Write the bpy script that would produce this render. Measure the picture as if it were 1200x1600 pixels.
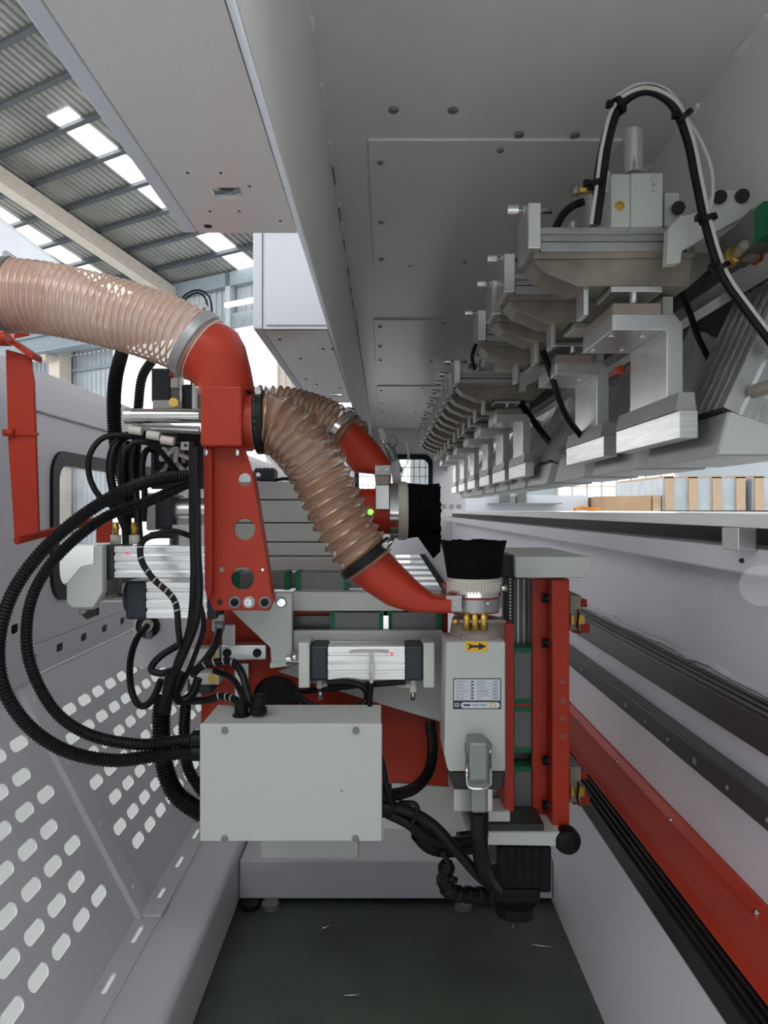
import bpy, bmesh, math, random
from mathutils import Vector, Matrix
random.seed(7)
for o in list(bpy.data.objects): bpy.data.objects.remove(o)
scn = bpy.context.scene
COL = scn.collection
# ------------------------------------------------------------------ camera, world, exposure
F, CX, CY, H = 1150.0, 600.0, 797.0, 1.0
cam = bpy.data.cameras.new('camera'); co = bpy.data.objects.new('camera', cam); COL.objects.link(co)
cam.sensor_fit = 'VERTICAL'; cam.sensor_height = 36; cam.lens = F*36/1600
cam.shift_y = -(800-CY)/1600; cam.clip_start = .02; cam.clip_end = 300
co.location = (0, 0, H); co.rotation_euler = (math.pi/2, 0, 0)
scn.camera = co
w = bpy.data.worlds.new('sky'); scn.world = w; w.use_nodes = True
w.node_tree.nodes['Background'].inputs[0].default_value = (.96, .98, 1, 1)
w.node_tree.nodes['Background'].inputs[1].default_value = 2.6
scn.view_settings.view_transform = 'Standard'; scn.view_settings.look = 'None'
scn.view_settings.gamma = 1; scn.view_settings.use_curve_mapping = False
scn.view_settings.exposure = 0.36

# ------------------------------------------------------------------ materials
def mat(name, col, rough=.5, metal=0, var=.06, scale=8, bump=0, bscale=60, alpha=1, trans=0, emit=0, stretch=None, coat=0, spec=.5):
    m = bpy.data.materials.new(name); m.use_nodes = True
    nt = m.node_tree; b = nt.nodes['Principled BSDF']
    b.inputs['Roughness'].default_value = rough; b.inputs['Metallic'].default_value = metal
    b.inputs['Alpha'].default_value = alpha; b.inputs['Transmission Weight'].default_value = trans
    b.inputs['Coat Weight'].default_value = coat; b.inputs['Coat Roughness'].default_value = .06
    b.inputs['Specular IOR Level'].default_value = spec
    tc = nt.nodes.new('ShaderNodeTexCoord'); mp = nt.nodes.new('ShaderNodeMapping')
    if stretch: mp.inputs['Scale'].default_value = stretch
    nt.links.new(tc.outputs['Object'], mp.inputs[0])
    n = nt.nodes.new('ShaderNodeTexNoise'); n.inputs['Scale'].default_value = scale; n.inputs['Detail'].default_value = 5
    nt.links.new(mp.outputs[0], n.inputs['Vector'])
    r = nt.nodes.new('ShaderNodeValToRGB'); r.color_ramp.elements[0].position = .3; r.color_ramp.elements[1].position = .7
    lo = [max(0, c*(1-var)) for c in col]; hi = [min(1, c*(1+var)) for c in col]
    r.color_ramp.elements[0].color = (*lo, 1); r.color_ramp.elements[1].color = (*hi, 1)
    nt.links.new(n.outputs['Fac'], r.inputs[0]); nt.links.new(r.outputs[0], b.inputs['Base Color'])
    if bump:
        n2 = nt.nodes.new('ShaderNodeTexNoise'); n2.inputs['Scale'].default_value = bscale; n2.inputs['Detail'].default_value = 3
        nt.links.new(mp.outputs[0], n2.inputs['Vector'])
        bp = nt.nodes.new('ShaderNodeBump'); bp.inputs['Strength'].default_value = bump; bp.inputs['Distance'].default_value = .002
        nt.links.new(n2.outputs['Fac'], bp.inputs['Height']); nt.links.new(bp.outputs[0], b.inputs['Normal'])
    if emit:
        b.inputs['Emission Color'].default_value = (*col, 1); b.inputs['Emission Strength'].default_value = emit
    return m
M = dict(
 white=mat('white_enclosure_paint', (.65,.63,.67), .45, bump=.15, bscale=120, var=.03, scale=3),
 ceil=mat('ceiling_paint', (.80,.785,.77), .24, bump=.12, bscale=150, var=.03, scale=2),
 cab=mat('cabinet_paint', (.74,.77,.83), .4, var=.02),
 mwhite=mat('machine_white_paint', (.60,.62,.58), .4, var=.04, scale=10, bump=.05),
 boxw=mat('box_paint', (.51,.53,.505), .45, var=.015, scale=6),
 red=mat('red_paint', (.44,.036,.014), .4, var=.06, scale=12, bump=.06, spec=.35),
 black=mat('black_plastic', (.006,.006,.007), .4, var=.2, spec=.22),
 rubber=mat('black_rubber', (.007,.007,.008), .38, var=.2, spec=.25),
 brush=mat('black_cloth', (.005,.006,.005), .95, var=.4, scale=60, bump=.6, bscale=200, spec=.08),
 capblk=mat('anodised_black', (.02,.026,.034), .45, var=.1),
 alu=mat('aluminium', (.70,.70,.69), .32, .85, var=.06, scale=20),
 alub=mat('brushed_aluminium', (.80,.80,.79), .3, .95, var=.1, scale=14, stretch=(1,1,14)),
 alud=mat('grey_anodised', (.42,.42,.42), .4, .6, var=.08, scale=10),
 steel=mat('chrome_steel', (.72,.72,.72), .18, 1, var=.05),
 raw=mat('raw_steel', (.30,.27,.22), .45, .55, var=.35, scale=14, bump=.2, bscale=80),
 rail=mat('dark_rail_steel', (.10,.10,.095), .35, .6, var=.15, stretch=(1,.1,1)),
 dark=mat('dark_green_grey', (.035,.04,.036), .4, .3, var=.2),
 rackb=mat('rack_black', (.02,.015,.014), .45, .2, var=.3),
 grey=mat('block_grey', (.16,.165,.16), .45, .3, var=.08),
 green=mat('green_seal', (.0,.14,.055), .5, var=.1),
 brass=mat('brass', (.62,.40,.10), .3, .9, var=.15, scale=30),
 tan=mat('tan_block', (.33,.28,.24), .5, .1, var=.08),
 cream=mat('cream_ring', (.60,.56,.48), .6, var=.08, scale=30),
 yellow=mat('yellow_sticker', (.80,.48,.03), .5, var=.03),
 label=mat('label_silver', (.62,.65,.70), .4, .2, var=.05),
 ink=mat('print_ink', (.02,.02,.025), .6, var=.05),
 inkg=mat('print_grey', (.28,.30,.34), .6, var=.05),
 gold=mat('print_gold', (.62,.40,.04), .5, var=.05),
 conn=mat('connector_grey', (.25,.27,.27), .4, .4, var=.06),
 hose=mat('hose_wall_clear', (.82,.59,.48), .16, var=.10, scale=20, alpha=.62, coat=1),
 hose2=mat('hose_wall_brown', (.44,.26,.17), .14, var=.14, scale=20, alpha=.72, coat=1),
 wire=mat('hose_copper_wire', (.70,.46,.34), .2, .2, var=.1, coat=.5),
 wire2=mat('hose_copper_wire_dark', (.36,.19,.11), .25, .4, var=.1, coat=.5),
 tubec=mat('clear_tube', (.75,.76,.74), .2, alpha=.55),
 tubew=mat('white_tube', (.66,.64,.58), .4),
 glass=mat('window_glass', (.9,.93,.95), .05, alpha=.12),
 floor=mat('green_floor', (.062,.078,.058), .40, var=.35, scale=5, bump=.2, bscale=40),
 concrete=mat('pale_concrete', (.54,.56,.54), .6, var=.08, scale=.8),
 roof=mat('roof_sheet', (.25,.25,.235), .5, .2, var=.3, scale=3, stretch=(.3,.3,1)),
 purlin=mat('purlin_steel', (.055,.062,.072), .5, .2, var=.15),
 rafter=mat('rafter_cream', (.52,.46,.40), .6, var=.08),
 cladding=mat('wall_cladding', (.36,.40,.43), .6, .1, var=.08, scale=2),
 beam=mat('crane_beam_grey', (.20,.24,.27), .6, var=.1),
 skylight=mat('skylight_sheet', (1,1,1), .5, emit=3.2),
 lampm=mat('tube_lamp', (1,.97,.9), .5, emit=2.5),
 led=mat('red_indicator', (1,.05,.08), .5, emit=.7),
 gled=mat('green_indicator', (.25,1,.1), .5, emit=1.2),
 carton=mat('carton', (.50,.33,.20), .8, var=.1),
 wood=mat('pine_slat', (.56,.40,.27), .7, var=.15, scale=10),
 wrap=mat('film_wrapped_board', (.50,.54,.58), .3, var=.12, scale=9),
 orange=mat('orange_plastic', (.85,.28,.02), .5),
 blue=mat('blue_plastic', (.10,.25,.50), .5),
 slab=mat('table_bounce_tone', (.78,.78,.77), .25, var=.04),  # pale diffuse tone chosen to bounce light up to the ceiling
 bag=mat('grey_rag', (.32,.30,.27), .8, var=.4, scale=30, bump=.5),
)

# ------------------------------------------------------------------ geometry helpers
def P(x, y, d): return Vector(((x-CX)/F*d, d, H+(CY-y)/F*d))
def sm(pts, n):
    pts = [Vector(p) for p in pts]
    if len(pts) == 2: return [pts[0].lerp(pts[1], i/n) for i in range(n+1)]
    ext = [pts[0]*2-pts[1]]+pts+[pts[-1]*2-pts[-2]]
    dense = []
    for i in range(len(pts)-1):
        a, b, c, d = ext[i:i+4]
        for k in range(24):
            t = k/24
            dense.append(.5*((2*b)+(c-a)*t+(2*a-5*b+4*c-d)*t*t+(3*b-a-3*c+d)*t**3))
    dense.append(pts[-1])
    L = [0]
    for i in range(1, len(dense)): L.append(L[-1]+(dense[i]-dense[i-1]).length)
    out = []; j = 0
    for i in range(n+1):
        s = L[-1]*i/n
        while j < len(L)-2 and L[j+1] < s: j += 1
        q = (s-L[j])/max(1e-9, L[j+1]-L[j]); out.append(dense[j].lerp(dense[j+1], q))
    return out
def length(pts):
    q = sm(pts, 60); return sum((q[i+1]-q[i]).length for i in range(60))
def frames(pts):
    out = []; N = None
    for i, p in enumerate(pts):
        T = (pts[min(i+1, len(pts)-1)]-pts[max(i-1, 0)]).normalized()
        if N is None:
            N = T.orthogonal().normalized()
        else:
            N = (N-T*N.dot(T)).normalized()
        out.append((p, T, N, T.cross(N)))
    return out

class MB:
    def __init__(s): s.bm = bmesh.new()
    def box(s, x0, x1, y0, y1, z0, z1):
        v = [s.bm.verts.new((x, y, z)) for x in (x0, x1) for y in (y0, y1) for z in (z0, z1)]
        for f in ((0,1,3,2), (4,6,7,5), (0,4,5,1), (2,3,7,6), (0,2,6,4), (1,5,7,3)):
            s.bm.faces.new([v[i] for i in f])
        return s
    def pbox(s, x0, y0, x1, y1, d0, d1):
        a = P(x0, y1, d0); b = P(x1, y0, d0)
        return s.box(a.x, b.x, d0, d1, a.z, b.z)
    def ring(s, pts): return [s.bm.verts.new(p) for p in pts]
    def loft(s, rings, cap=True, smooth=True):
        R = [s.ring(r) for r in rings]; n = len(R[0])
        for a, b in zip(R, R[1:]):
            for i in range(n):
                f = s.bm.faces.new((a[i], a[(i+1) % n], b[(i+1) % n], b[i])); f.smooth = smooth
        if cap:
            s.bm.faces.new(R[0][::-1]); s.bm.faces.new(R[-1])
        return s
    def tube(s, pts, r, n=24, seg=10, cap=True, straight=False):
        q = [Vector(p) for p in pts] if straight else sm(pts, n)
        fr = frames(q); m = len(fr)-1
        rings = []
        for i, (p, T, N, B) in enumerate(fr):
            rr = r(i/m) if callable(r) else r
            rings.append([p+(N*math.cos(a)+B*math.sin(a))*rr for a in [2*math.pi*k/seg for k in range(seg)]])
        return s.loft(rings, cap)
    def cyl(s, a, b, r, seg=16, r2=None):
        a = Vector(a); b = Vector(b); T = (b-a).normalized(); N = T.orthogonal().normalized(); B = T.cross(N)
        r2 = r if r2 is None else r2
        ang = [2*math.pi*k/seg for k in range(seg)]
        return s.loft([[p+(N*math.cos(t)+B*math.sin(t))*q for t in ang] for p, q in ((a, r), (b, r2))])
    def lathe(s, a, axis, prof, seg=24):
        a = Vector(a); T = Vector(axis).normalized(); N = T.orthogonal().normalized(); B = T.cross(N)
        ang = [2*math.pi*k/seg for k in range(seg)]
        return s.loft([[a+T*h+(N*math.cos(t)+B*math.sin(t))*max(r, 1e-4) for t in ang] for h, r in prof])
    def plate(s, outer, holes, fn, t0, t1):
        """flat plate with holes: outline in (u,v), fn(u,v,w) gives world, thickness w=t0..t1"""
        bm2 = bmesh.new(); loops = []
        for lp in [outer]+list(holes):
            vs = [bm2.verts.new((u, v, 0)) for u, v in lp]
            es = [bm2.edges.new((vs[i], vs[(i+1) % len(vs)])) for i in range(len(vs))]
            loops.append(vs)
        bmesh.ops.triangle_fill(bm2, use_beauty=True, use_dissolve=False, edges=bm2.edges[:])
        bm2.verts.index_update()
        vl = [v.co.copy() for v in bm2.verts]; fl = [[v.index for v in f.verts] for f in bm2.faces]
        A = [s.bm.verts.new(fn(c.x, c.y, t0)) for c in vl]; Bv = [s.bm.verts.new(fn(c.x, c.y, t1)) for c in vl]
        for f in fl:
            s.bm.faces.new([A[i] for i in f]); s.bm.faces.new([Bv[i] for i in f[::-1]])
        for lp in loops:
            ids = [v.index for v in lp]
            for i in range(len(ids)):
                j = ids[(i+1) % len(ids)]; i0 = ids[i]
                s.bm.faces.new((A[i0], A[j], Bv[j], Bv[i0]))
        bm2.free(); return s
    def prism(s, pts, d0, d1, holes=(), dref=None):
        dr = dref or d0
        def c(lp): return [((x-CX)/F*dr, H+(CY-y)/F*dr) for x, y in lp]
        return s.plate(c(pts), [c(h) for h in holes], lambda u, v, t: (u, t, v), d0, d1)
    def xprism(s, pts, x0, x1):
        """polygon in (y,z) extruded along x"""
        return s.plate(pts, [], lambda u, v, t: (t, u, v), x0, x1)
    def yprism(s, pts, y0, y1, holes=()):
        """polygon in (x,z) extruded along y"""
        return s.plate(pts, holes, lambda u, v, t: (u, t, v), y0, y1)

WL = {}
def circ(x, y, r, n=20, ry=None): return [(x+r*math.cos(2*math.pi*k/n), y+(ry or r)*math.sin(2*math.pi*k/n)) for k in range(n)]
def obj(name, mb, m, parent=None, bevel=0, label=None, cat=None, group=None, kind=None):
    bm = mb.bm
    bmesh.ops.recalc_face_normals(bm, faces=bm.faces[:])
    for e_ in bm.edges:
        if len(e_.link_faces) == 2 and e_.calc_face_angle(0) > .62: e_.smooth = False
    lo = Vector((1e9,)*3); hi = -lo
    for v in bm.verts:
        for k in range(3): lo[k] = min(lo[k], v.co[k]); hi[k] = max(hi[k], v.co[k])
    c = (lo+hi)/2
    if not parent: c.z = lo.z
    for v in bm.verts: v.co -= c
    me = bpy.data.meshes.new(name); bm.to_mesh(me); bm.free()
    me.materials.append(M[m] if isinstance(m, str) else m)
    o = bpy.data.objects.new(name, me); COL.objects.link(o)
    WL[o.name] = c
    if parent: o.parent = parent; o.location = c-WL[parent.name]
    else: o.location = c
    if bevel:
        bv = o.modifiers.new('bevel', 'BEVEL'); bv.width = bevel; bv.segments = 2; bv.limit_method = 'ANGLE'; bv.angle_limit = .7
    tag(o, label, cat, group, kind); return o
def tag(o, label=None, cat=None, group=None, kind=None):
    for k, v in (('label', label), ('category', cat), ('group', group), ('kind', kind)):
        if v: o[k] = v
    return o
def thing(name, loc, label=None, cat=None, group=None, kind=None):
    e = bpy.data.objects.new(name, None); COL.objects.link(e); e.location = loc; e.empty_display_size = .05
    WL[e.name] = Vector(loc); return tag(e, label, cat, group, kind)
def copytree(o, off=None, parent=None):
    c = o.copy(); COL.objects.link(c); c.parent = parent
    if off is not None: c.location = o.location+Vector(off)
    for ch in [x for x in bpy.data.objects if x.parent == o]: copytree(ch, None, c)
    return c
def text(name, body, size, org, U, V, m, parent):
    cu = bpy.data.curves.new(name, 'FONT'); cu.body = body; cu.size = size; cu.extrude = .0002; cu.align_x = 'CENTER'; cu.align_y = 'CENTER'
    o = bpy.data.objects.new(name, cu); COL.objects.link(o)
    dg = bpy.context.evaluated_depsgraph_get(); me = bpy.data.meshes.new_from_object(o.evaluated_get(dg))
    bpy.data.objects.remove(o); mb = MB(); mb.bm.from_mesh(me)
    U = Vector(U); V = Vector(V); W = U.cross(V); org = Vector(org)
    for v in mb.bm.verts: v.co = org+U*v.co.x+V*v.co.y+W*v.co.z
    return obj(name, mb, m, parent)
def screw(p, r, axis, parent, m='steel', name='screw', h=.004):
    p = Vector(p); ax = Vector(axis).normalized()
    return obj(name, MB().lathe(p-ax*.001, ax, [(0, r), (h*.6+.001, r), (h+.001, r*.8), (h+.001, r*.45), (h*.5+.001, r*.42)], 12), m, parent)
UP = Vector((0,0,1)); FR = Vector((0,-1,0))

# ================================================================== SETTING: floor
obj('floor', MB().box(-.40,.47,1.15,5.9,-.02,0), 'floor', kind='structure')
obj('floor_outside', MB().box(-26,-.40,-4,34,-.02,0).box(.47,26,-4,34,-.02,0).box(-.40,.47,5.9,34,-.02,0).box(-.40,.47,-4,1.15,-.02,0), 'concrete', kind='structure')  # unseen pale strip nearest the camera added to throw light on the ceiling

# ---- ceiling of the machine
Z = lambda h: H+h
ce = obj('ceiling', MB().box(-.093,.48,0.30,5.6,Z(.62),Z(.63)), 'ceil', kind='structure')
for y0, y1, x0, x1 in ((1.225,1.852,-.027,.40), (2.385,3.07,-.035,.40), (3.66,4.69,-.035,.40)):
    cp = obj('cover_panel', MB().box(x0, x1, y0, y1, Z(.615), Z(.62)), 'ceil', ce, .002)
    for fx, fy in ((.02,.12),(.02,.55),(.02,.92),(.5,.95),(.5,.05)):
        screw((x0+.012+(x1-x0)*fx, y0+(y1-y0)*fy, Z(.615)), .006, (0,0,-1), cp, 'conn')
for x, y in ((615,171),(708,171),(811,209),(898,210),(641,413)):
    d = .62*F/(CY-y); screw(((x-CX)/F*d, d, Z(.62)), .0085, (0,0,-1), ce, 'conn')
# long vertical face of the gantry beam, stitch welded to the ceiling
tr = obj('trim_1', MB().box(-.099,-.093,0.30,5.6,Z(.323),Z(.63)), 'ceil', kind='structure')
obj('lip', MB().cyl((-.097,.30,Z(.322)), (-.097,5.6,Z(.322)), .003, 10), 'cab', tr)
for i in range(24):
    y = .75+i*.17+random.uniform(-.03,.03)
    mb = MB(); l = random.uniform(.05,.09)
    mb.tube([(-.092,y+k*l/4,Z(.617)+random.uniform(-.003,.003)) for k in range(5)], lambda t: .0042+.0016*math.sin(t*9), 8, 6)
    obj('weld_bead', mb, 'cab', tr)
    if i > 2: obj('seam_gap', MB().box(-.0929,-.0915,y+.09,y+.155,Z(.612),Z(.6195)), 'dark', tr)
wu = obj('wall_right_upper', MB().box(.48,.495,0.30,5.6,Z(.30),Z(.63)), 'ceil', kind='structure')
obj('added_dark_panel', MB().box(.66,.67,.3,3.2,Z(.10),Z(.63)), 'grey', wu)  # added panel, keeps the background behind the pressing units dark
obj('inner_roof', MB().box(.495,.66,.3,3.2,Z(.60),Z(.61)), 'grey', wu)
for i in range(7):
    y = .72+i*.2
    obj('weld_bead', MB().tube([(.479,y+k*.02,Z(.617)+random.uniform(-.003,.003)) for k in range(5)], lambda t: .005+.002*math.sin(t*9), 8, 6), 'ceil', wu)

# ---- overhead cabinets
def cabinet(name, y0, y1, label):
    t = thing(name, (-.16,(y0+y1)/2,Z(.32)), label, 'cabinet')
    hole = [(-.152,y0+.82*(y1-y0)),(-.118,y0+.82*(y1-y0)),(-.118,y0+.86*(y1-y0)),(-.152,y0+.86*(y1-y0))]
    if name == 'overhead_cabinet':
        d = .32*F/(CY-302); hx = (355-CX)/F*d
        hole = [(hx-.015,d-.013),(hx+.015,d-.013),(hx+.015,d+.013),(hx-.015,d+.013)]
    b = obj('bottom_panel', MB().plate([(-.214,y0),(-.1005,y0),(-.1005,y1),(-.214,y1)], [hole], lambda u, v, t_: (u, v, t_), Z(.32), Z(.324)), 'ceil', t)
    hx = sum(p[0] for p in hole)/4; hy = sum(p[1] for p in hole)/4
    obj('cable_pipe', MB().cyl((hx,hy,Z(.325)), (hx,hy,Z(.40)), .007, 12), 'dark', b)
    obj('side_panel', MB().box(-.2315,-.2155,y0,y1,Z(.32),Z(.63)), 'cab', t, .002)
    obj('body', MB().box(-.214,-.1005,y0+.004,y1,Z(.40),Z(.63)), 'cab', t)
    dr = obj('door', MB().box(-.209,-.1005,y0-.003,y0+.004,Z(.326),Z(.63)), 'cab', t, .0015)
    obj('frame', MB().box(-.214,-.1005,y0+.003,y0+.008,Z(.32),Z(.40)), 'cab', t)
    return t, b
t, b = cabinet('overhead_cabinet', .15, .85, 'long off-white overhead cabinet underside with a square cable hole')
for x, y in ((293,270),(345,270),(390,291),(446,292),(328,330),(374,330),(438,345)):
    d = .32*F/(CY-y); obj('rivet', MB().cyl(((x-CX)/F*d,d,Z(.3195)), ((x-CX)/F*d,d,Z(.321)), .0016, 8), 'ink', b)
d = .32*F/(CY-353); obj('rivet', MB().cyl(((325-CX)/F*d,d,Z(.319)), ((325-CX)/F*d,d,Z(.321)), .0045, 10), 'ink', b)
t, b = cabinet('overhead_cabinet_far', 1.30, 2.2, 'bright white overhead cabinet with a flat door beyond the first one')
t.name = 'overhead_cabinet.001'; WL[t.name] = WL['overhead_cabinet_far']
for x, y in ((437,530),(505,545),(520,545),(470,560),(495,600),(530,606),(478,592)):
    d = .32*F/(CY-y); obj('rivet', MB().cyl(((x-CX)/F*d,d,Z(.3185)), ((x-CX)/F*d,d,Z(.321)), .003, 8), 'ink', b)

# ---- left wall
XL = -.78
def lwall_px(x, y):
    d = XL*F/(x-CX); return (d, H+(CY-y)/F*d)
def rrect(u0, v0, u1, v1, r, n=5):
    out = []
    for cx, cy, a0 in ((u1-r, v1-r, 0), (u0+r, v1-r, 90), (u0+r, v0+r, 180), (u1-r, v0+r, 270)):
        out += [(cx+r*math.cos(math.radians(a0+90*k/n)), cy+r*math.sin(math.radians(a0+90*k/n))) for k in range(n+1)]
    return out
wy0, wy1, wz0, wz1 = 1.74, 2.75, Z(-.195), Z(.12)
wl = obj('wall_left', MB().plate([(-.4,Z(-.30)),(5.6,Z(-.30)),(5.6,Z(.25)),(-.4,Z(.25))], [rrect(wy0,wz0,wy1,wz1,.05), rrect(3.3,wz0,4.4,wz1,.05)],
         lambda u, v, t_: (t_, u, v), XL-.012, XL), 'white', kind='structure')
obj('top_beam', MB().plate([(XL-.10,Z(.22)),(XL+.008,Z(.22)),(XL+.008,Z(.285)),(XL-.02,Z(.325)),(XL-.10,Z(.325))], [], lambda u, v, t_: (u, t_, v), -.4, 5.6), 'white', wl, .004)
sl = []
for k in range(24):
    y = .62+k*.14; sl.append(rrect(y, Z(-.338), y+.042, Z(-.318), .006, 3))
obj('slot_dark_sheet', MB().box(XL-.05,XL-.03,-.4,5.6,Z(-.366),Z(-.225)), 'rackb', wl)  # black sheet standing in for the darkness seen through the slots
obj('slotted_strip', MB().plate([(-.4,Z(-.366)),(5.6,Z(-.366)),(5.6,Z(-.30)),(-.4,Z(-.30))], sl, lambda u, v, t_: (t_, u, v), XL+.002, XL+.006), 'white', wl)
ps = [rrect(1.50, Z(-.255), 1.535, Z(-.235), .007, 3)]
obj('post', MB().plate([(1.43,Z(-.366)),(1.60,Z(-.366)),(1.60,Z(.22)),(1.43,Z(.22))], ps, lambda u, v, t_: (t_, u, v), XL+.016, XL+.02), 'white', wl)
obj('hole_dark_sheet', MB().box(XL+.0005,XL+.004,1.46,1.58,Z(-.29),Z(-.20)), 'rackb', wl)  # black sheet paints the post hole dark
win = obj('window_1', MB().plate(rrect(wy0-.022,wz0-.022,wy1+.022,wz1+.022,.062), [rrect(wy0+.012,wz0+.012,wy1-.012,wz1-.012,.04)], lambda u, v, t_: (t_, u, v), XL-.018, XL+.008), 'rubber', kind='structure')
obj('pane', MB().plate(rrect(wy0+.008,wz0+.008,wy1-.008,wz1-.008,.04), [], lambda u, v, t_: (t_, u, v), XL-.009, XL-.005), 'glass', win)
win = obj('window_2', MB().plate(rrect(3.278,wz0-.022,4.422,wz1+.022,.062), [rrect(3.312,wz0+.012,4.388,wz1-.012,.04)], lambda u, v, t_: (t_, u, v), XL-.018, XL+.008), 'rubber', kind='structure')
obj('pane', MB().plate(rrect(3.308,wz0+.008,4.392,wz1-.008,.04), [], lambda u, v, t_: (t_, u, v), XL-.009, XL-.005), 'glass', win)
# perforated panels on the slope
A = Vector((-.52,0,Z(-.865))); Bq = Vector((-.78,0,Z(-.37))); u_ = (Bq-A).normalized(); LS = (Bq-A).length
nrm = u_.cross(Vector((0,1,0))).normalized()
if nrm.x < 0: nrm = -nrm
def slope(y, s, t_): return A+u_*s+Vector((0,y,0))+nrm*t_
def perf(y0, y1, ph, ph2, s0, mg):
    holes = []
    for r in range(7):
        s = s0+r*.0572
        y = y0+mg+((ph if r % 2 == 0 else ph2)-(y0+mg)) % .0857
        while y < y1-mg:
            holes.append(rrect(y-.032, s-.0125, y+.032, s+.0125, .0124, 4)); y += .0857
    return MB().plate([(y0,0),(y1,0),(y1,LS),(y0,LS)], holes, slope, -.003, 0)
def panel(n, y0, y1, ph, ph2, s0, mg):
    p = obj('perforated_panel', perf(y0, y1, ph, ph2, s0, mg), 'white', wl)
panel(0, .45, 1.555, 1.471, 1.427, .107, .05); panel(1, 1.60, 2.75, 1.626, 1.667, .111, .045); panel(2, 2.79, 4.1, 2.85, 2.89, .111, .045)
for y in (1.578, 2.77):
    s_ = obj('joint_strip', MB().plate([(y-.03,0),(y+.03,0),(y+.03,LS),(y-.03,LS)], [], slope, -.001, .012), 'white', wl, .003)
    for k in range(4):
        q = slope(y-.004, .06+k*.15, .012); screw(q, .005, nrm, s_, 'white')
# bottom beam
bb = obj('bottom_beam', MB().yprism([(-.37,Z(-1)),(-.37,Z(-.875)),(-.38,Z(-.865)),(-.487,Z(-.865)),(-.487,Z(-.94)),(-.44,Z(-1))], -.4, 5.5), 'white', wl, .006)
sl = []
for k in range(14):
    y = 1.0+k*.155; sl.append([(-.506,y),(-.496,y),(-.496,y+.06),(-.506,y+.06)])
obj('slotted_flange', MB().plate([(-.525,.3),(-.474,.3),(-.474,5.5),(-.525,5.5)], sl, lambda u, v, t_: (u, v, t_), Z(-.865), Z(-.861)), 'white', wl)
obj('corner_plate', MB().box(-.518,-.470,1.555,1.625,Z(-.861),Z(-.855)), 'white', wl, .002)
screw((-.492,1.60,Z(-.857)), .006, UP, wl, 'white')
# ---- back wall
def bw(x, y): return ((x-CX)/F*5.6, H+(CY-y)/F*5.6)
g = lambda x0, y0, x1, y1, r: rrect(*bw(x0,y1), *bw(x1,y0), r)
slots = [g(618, 867+i*8.6, 658+i*6, 871.5+i*8.6, .009) for i in range(6)]
wb = obj('wall_back', MB().plate([(-.9,.0),(.62,.0),(.62,Z(.70)),(-.9,Z(.70))], [g(560,717,671,803,.05)]+slots, lambda u, v, t_: (u, t_, v), 5.6, 5.615), 'white', kind='structure')
win = obj('window_3', MB().plate(g(554,710,676,809,.07), [g(561,718,669,801,.05)], lambda u, v, t_: (u, t_, v), 5.585, 5.62), 'rubber', kind='structure')
for k in range(12):
    x, _ = bw(566+k*9, 0); obj('guard_bar', MB().box(x-.003,x+.003,5.625,5.63,bw(0,802)[1],bw(0,717)[1]), 'rafter', win)
for k in range(6):
    _, z = bw(0, 730+k*14); obj('guard_bar', MB().box(bw(560,0)[0],bw(671,0)[0],5.63,5.635,z-.003,z+.003), 'rafter', win)
obj('slope_strip', MB().prism([(655,866),(664,866),(702,920),(690,920)], 5.57, 5.60), 'dark', wb)

# ---- right wall, rails, red ledge
wr = obj('wall_right', MB().box(.52,.535,0.30,5.6,Z(-.56),Z(-.05)), 'white', kind='structure')
obj('lower_panel', MB().box(.43,.445,0.30,5.6,0,Z(-.647)), 'white', wr)
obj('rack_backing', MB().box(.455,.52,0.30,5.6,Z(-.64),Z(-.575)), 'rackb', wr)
obj('green_grey_lip', MB().box(.43,.452,0.30,5.6,Z(-.647),Z(-.612)), 'dark', wr, .003)
for k in range(4):
    obj('rack_strip', MB().box(.436+.003*k,.458,0.30,5.6,Z(-.606+k*.011),Z(-.600+k*.011)), 'rackb', wr, .001)
led = obj('red_ledge', MB().yprism([(.43,Z(-.556)),(.43,Z(-.552)),(.445,Z(-.549)),(.505,Z(-.549)),(.513,Z(-.535)),(.52,Z(-.535)),(.52,Z(-.556))], 0.30, 5.6), 'red', wr)
for k in range(9):
    screw((.507,.70+k*.3,Z(-.548)), .0055, (-.4,0,.9), led, 'steel', 'bolt')
mr = obj('linear_rail', MB().box(.49,.52,0.30,5.6,Z(-.411),Z(-.374)), 'rail', wr, .002)
for k in range(18):
    y = .5+k*.11; screw((.49,y,Z(-.396)), .0035 if k % 3 else .006, (-1,0,0), mr, 'conn', 'bolt', .002)
ur = obj('guide_beam', MB().box(.47,.52,0.30,5.6,Z(-.303),Z(-.258)), 'rail', wr, .002)
for k in range(3):
    obj('guide_groove', MB().box(.474+k*.015,.481+k*.015,0.30,5.6,Z(-.2585),Z(-.2545)), 'rail', ur, .001)
obj('weld_seam', MB().tube([(.519,y*.05,Z(-.247)+random.uniform(-.003,.003)) for y in range(8,60)], lambda t: .006+random.uniform(-.0015,.0015), 150, 7), 'white', wr)
tb = obj('table_beam', MB().box(.44,.53,0.30,5.4,Z(-.078),Z(-.046)), 'white', wr, .003)
for x in (1161,):
    d = .44*F/(x-CX); screw((.44,d,Z(-.062)), .003, (-1,0,0), tb, 'ink')
obj('table_bracket', MB().box(.4175,.4395,.868,.91,Z(-.048),Z(-.021)), 'alu', wr, .001)
obj('gap_shadow_strip', MB().box(.50,.53,0.30,5.4,Z(-.046),Z(-.022)), 'rackb', wr)  # black strip paints the shade in the gap below the slab
table = thing('panel_feed_table', (.9,2.2,Z(-.02)), 'long flat grey feed table seen edge-on along the right wall', 'table')
obj('slab', MB().box(.42,1.5,0.30,5.2,Z(-.0205),Z(-.005)), 'slab', table, .001)
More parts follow.
